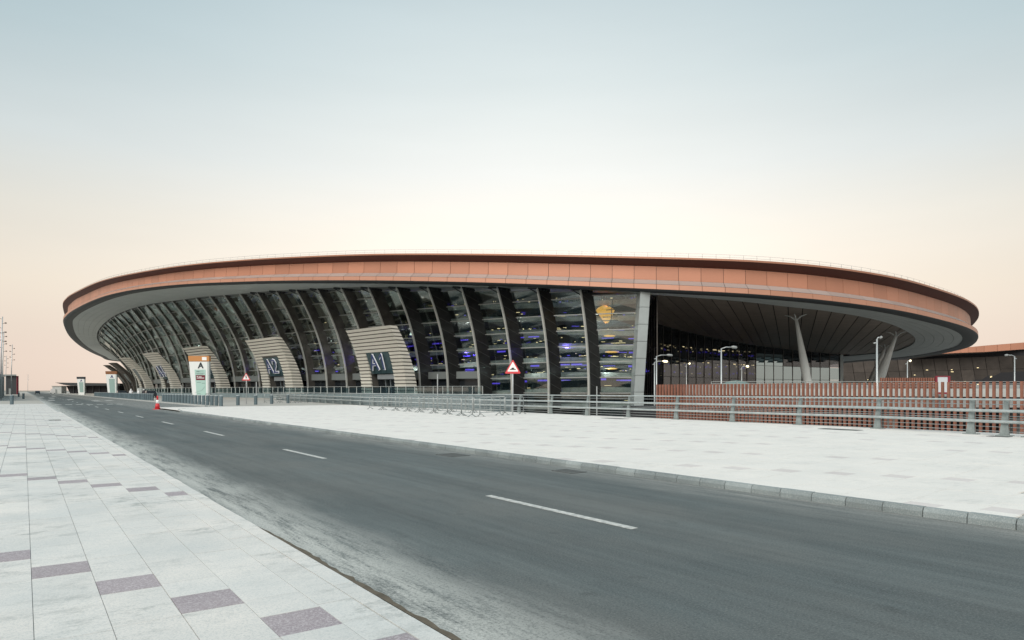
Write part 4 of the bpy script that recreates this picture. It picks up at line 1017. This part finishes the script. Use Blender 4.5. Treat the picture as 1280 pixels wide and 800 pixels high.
# cars
def car(loc, rz, body, label, van=False):
    g = empty('parked_car', loc, label, 'van' if van else 'car', None, rz)
    pr = [(-2.2,.35),(-2.25,.75),(-2.0,.95),(-1.55,1.0),(-1.0,1.42),(.5,1.45),(1.15,1.02),(2.0,.88),(2.25,.65),(2.2,.35)] if not van else [(-2.6,.35),(-2.65,1.0),(-2.55,2.3),(1.2,2.35),(1.75,1.5),(2.5,1.25),(2.65,.7),(2.6,.35)]
    q = MB(); q.loft([[Vector((x, y*(.86 if z > 1.1 else 1), z)) for x, z in pr] for y in (-.86, .86)], 0, True); n = len(pr)
    q.add([Vector((x, -.86*(.86 if z > 1.1 else 1), z)) for x, z in pr], [tuple(range(n))]); q.add([Vector((x, .86*(.86 if z > 1.1 else 1), z)) for x, z in pr], [tuple(range(n))]); q.build('body', body, g)
    zz1 = (1.05, 1.38) if not van else (1.45, 2.1)
    for sy in (-1, 1): w = MB(); w.prism([(-1.2, sy*.85, zz1[0]), (.9, sy*.85, zz1[0]), (.45, sy*.76, zz1[1]), (-.9, sy*.76, zz1[1])], (0, sy*.02, 0)); w.build('side_window', 'car_glass', g)
    for x in (-1.4, 1.4):
        for sy in (-1, 1): w = MB(); w.tube([(x, sy*.7, .33), (x, sy*.9, .33)], .33, 14); wo = w.build('wheel', 'rubber', g); r = MB(); r.tube([(x, sy*.895, .33), (x, sy*.915, .33)], .19, 10); r.build('rim', 'galv', wo)
car(at(152, 150, .12), 2.2, 'car_dark', 'dark saloon car parked at left of the people behind the bollards')
car(at(188, 138, .12), 2.2, 'car_dark', 'dark car parked right of the people behind the bollards')
car(at(66, 330, 0), 2.2, 'car_white', 'white van far away on the horizon beside a pale cabin', True)
car(at(47, 300, 0), 2.2, 'car_dark', 'tiny dark car far down the road at its left side')

# far left: canopy building, sheds, wall, masts
g = empty('canopy_building', at(100, 340, 0), 'low dark building with a thin pointed canopy on the horizon', 'building'); GO = Vector(g.location)
q = MB(); a, b = at(69, 330, 5.4), at(150, 330, 5.0); q.prism([a, at(80, 330, 4.3), at(88, 330, 3.9), at(150, 330, 3.9), b], (0, 12, 0)); q.build('canopy', 'rim_dark', g).location = -GO
q = MB(); q.prism([at(83, 334, 3.88), at(88, 334, 0), at(150, 334, 0), at(150, 334, 3.88)], (0, 10, 0)); q.build('glazed_body', 'interior_dark', g).location = -GO
for px in (92, 100, 108, 116, 124): q = MB(); p = at(px, 333.8, 0); q.box(p.x, p.x+.4, p.y-.2, p.y, 0, 3.87); q.build('mullion', 'rim_dark', g).location = -GO
g = empty('shed', at(71, 345, 0), 'pale boxy cabin on the horizon left of the canopy building', 'shed'); q = MB(); q.box(-2.2, 2.4, 0, 4, 0, 3.6); q.build('wall', 'concrete_light', g); q = MB(); q.box(-2.5, 2.7, -.3, 4.3, 3.61, 3.9); q.build('roof', 'plaza_pale', g); q = MB(); q.box(-.6, .3, -.05, -.005, 0, 2.1); q.build('door', 'galv_dark', g)
g = empty('gatehouse', at(15, 250, 0), 'black flat roofed building with a red edge at the left border', 'building'); GO = Vector(g.location)
xa, xb = at(8, 250).x, at(21.5, 250).x
q = MB(); q.frame_box((xa, 250, 0), (xb-xa, 0, 0), (-10.5, 14, 0), (0, 0, 6.9)); q.build('wall', 'dark_building', g).location = -GO
q = MB(); q.frame_box((xa-1, 249, 6.92), (xb-xa+1.5, 0, 0), (-11, 15, 0), (0, 0, .5)); q.build('roof', 'galv_dark', g).location = -GO
q = MB(); q.box(xb+.01, xb+.16, 249.8, 250.6, 0, 6.9); q.build('red_edge', 'board_red', g).location = -GO
q = MB(); q.box(xa+1, xa+2.2, 249.9, 249.99, 0, 2.3); q.build('door', 'galv_dark', g).location = -GO
g = empty('corrugated_wall', ps(-5, 170, 0), 'tall grey corrugated wall along the left border', 'wall'); GO = Vector(g.location)
for i in range(110):
    q = MB(); o = ps(-4.6 if i % 2 else -4.5, 118+i*1.15, 0); q.frame_box(o, E_S*1.13, -E_P*.15, UP*(5.4+ .0*i)); q.build('panel', 'corrugated', g).location = -GO
def mast(px, Y, label):
    g = empty('light_mast', at(px, Y, .1), label, 'light mast', 'tall masts on the left pavement'); H_ = 13.6
    q = MB(); q.tube([(0, 0, 0), (0, 0, H_*.5), (.25, 0, H_)], [.13, .1, .07], 8); q.build('pole', 'lamp_pole', g, smooth=True)
    for k in range(6):
        z = H_-.4-k*.75; sx = 1 if k % 2 else -1; q = MB(); q.bar((.2, 0, z), (.2+sx*.55, 0, z+.12), .06, .06); q.frame_box((.2+sx*.55-.1, -.1, z+.0), (.2, 0, 0), (0, .2, 0), (0, 0, .2)); q.build('floodlight', 'flag_dark', g)
mast(1.5, 112, 'tallest light mast cut by the left border'); mast(14.5, 180, 'slim light mast standing clear before the black gatehouse'); mast(3.5, 140, 'second light mast from the left border'); mast(7.5, 238, 'light mast just left of the black gatehouse'); mast(35, 520, 'tiny far light mast alone over the horizon')
q = MB()
for i in range(26): x = at(27+i*2.5, 300); q.frame_box(Vector((x.x, x.y+40, 0)), (.7, 0, 0), (0, .4, 0), (0, 0, .75 if i % 3 else 1.05))
tag(q.build('far_traffic_blocks', 'concrete_light', kind='stuff'), 'row of low pale road blocks along the horizon', 'road blocks')

# ------------------------------------------------------------------ second terminal wing at right
g = empty('neighbour_terminal', at(1200, 340, 0), 'second terminal with an orange roof edge and dark brown slatted wall at right', 'building'); GO = Vector(g.location)
def gb(mb, nm, m_, kind=None): o = mb.build(nm, m_, g, kind); o.location = -GO; return o
wp = [at(1060, 335), at(1120, 330), at(1180, 322), at(1240, 312), at(1300, 300), at(1380, 285)]
WQ = resample(catmull(wp, False, 6), 5.0)
def ztopw(p): px = 640+F*p.x/p.y; return 1.6+(36+(px-1060)*.035)*p.y/F
for a, b in zip(WQ, WQ[1:]):
    for k in range(4):
        z0 = -6+k*(ztopw(a)+6)/4; z1 = -6+(k+1)*(ztopw(a)+6)/4-.12; d = b-a; q = MB()
        lean = Vector((-1.2, 0, 0)); f0 = k/4; f1 = (k+1)/4
        P = [a+lean*f0*3+d*.02, b+lean*f0*3-d*.02, b+lean*f1*3-d*.02, a+lean*f1*3+d*.02]; P = [Vector((p.x, p.y, z)) for p, z in zip(P, (z0, z0, z1, z1))]
        q.prism(P, (0, .3, 0)); gb(q, 'wall_panel', 'brown_wall')
q = MB(); q.loft([[Vector((p.x-4, p.y+1.5, -6)) for p in WQ], [Vector((p.x-4, p.y+1.5, ztopw(p)+3)) for p in WQ]]); gb(q, 'wall_backing', 'interior_dark')
rp_ = [(1140, 44, 41), (1170, 48.5, 45.5), (1200, 52.5, 47), (1230, 55.5, 48), (1280, 59.5, 51.5), (1340, 62, 54), (1400, 64, 56)]
for (pa, ta, ba), (pb_, tb_, bb) in zip(rp_, rp_[1:]):
    Ya, Yb = 318-(pa-1140)*.12, 318-(pb_-1140)*.12
    A0, A1, B0, B1 = at(pa, Ya, 1.6+ba*Ya/F), at(pa, Ya, 1.6+ta*Ya/F), at(pb_, Yb, 1.6+bb*Yb/F), at(pb_, Yb, 1.6+tb_*Yb/F)
    for k in range(3):
        t0, t1 = k/3+.004, (k+1)/3-.004; q = MB(); P = [A0.lerp(B0, t0), A0.lerp(B0, t1), A1.lerp(B1, t1), A1.lerp(B1, t0)]; q.prism(P, (0, .5, 0)); gb(q, 'fascia_panel', 'copper_panel')
    q = MB(); C = [at(pa, Ya+1, A0.z), at(pb_, Yb+1, B0.z), at(pb_, Yb+22, B0.z-1.0), at(pa, Ya+22, A0.z-1.0)]; q.prism(C, (0, 0, .2)); gb(q, 'soffit', 'beige_soffit')
    q = MB(); C = [at(pa, Ya+.6, A1.z), at(pb_, Yb+.6, B1.z), at(pb_, Yb+40, B1.z+.5), at(pa, Ya+40, A1.z+.5)]; q.prism(C, (0, 0, .2)); gb(q, 'roof', 'lip_copper')
q = MB()
for i in range(26):
    p = WQ[random.randrange(2, len(WQ)-1)]; q.frame_box(Vector((p.x-2, p.y-1.2, random.uniform(3, 12))), (random.uniform(.3, 1.2), 0, 0), (0, .1, 0), (0, 0, .18))
gb(q, 'small_light', 'warm_light', 'stuff')
print('objects', len(bpy.data.objects))
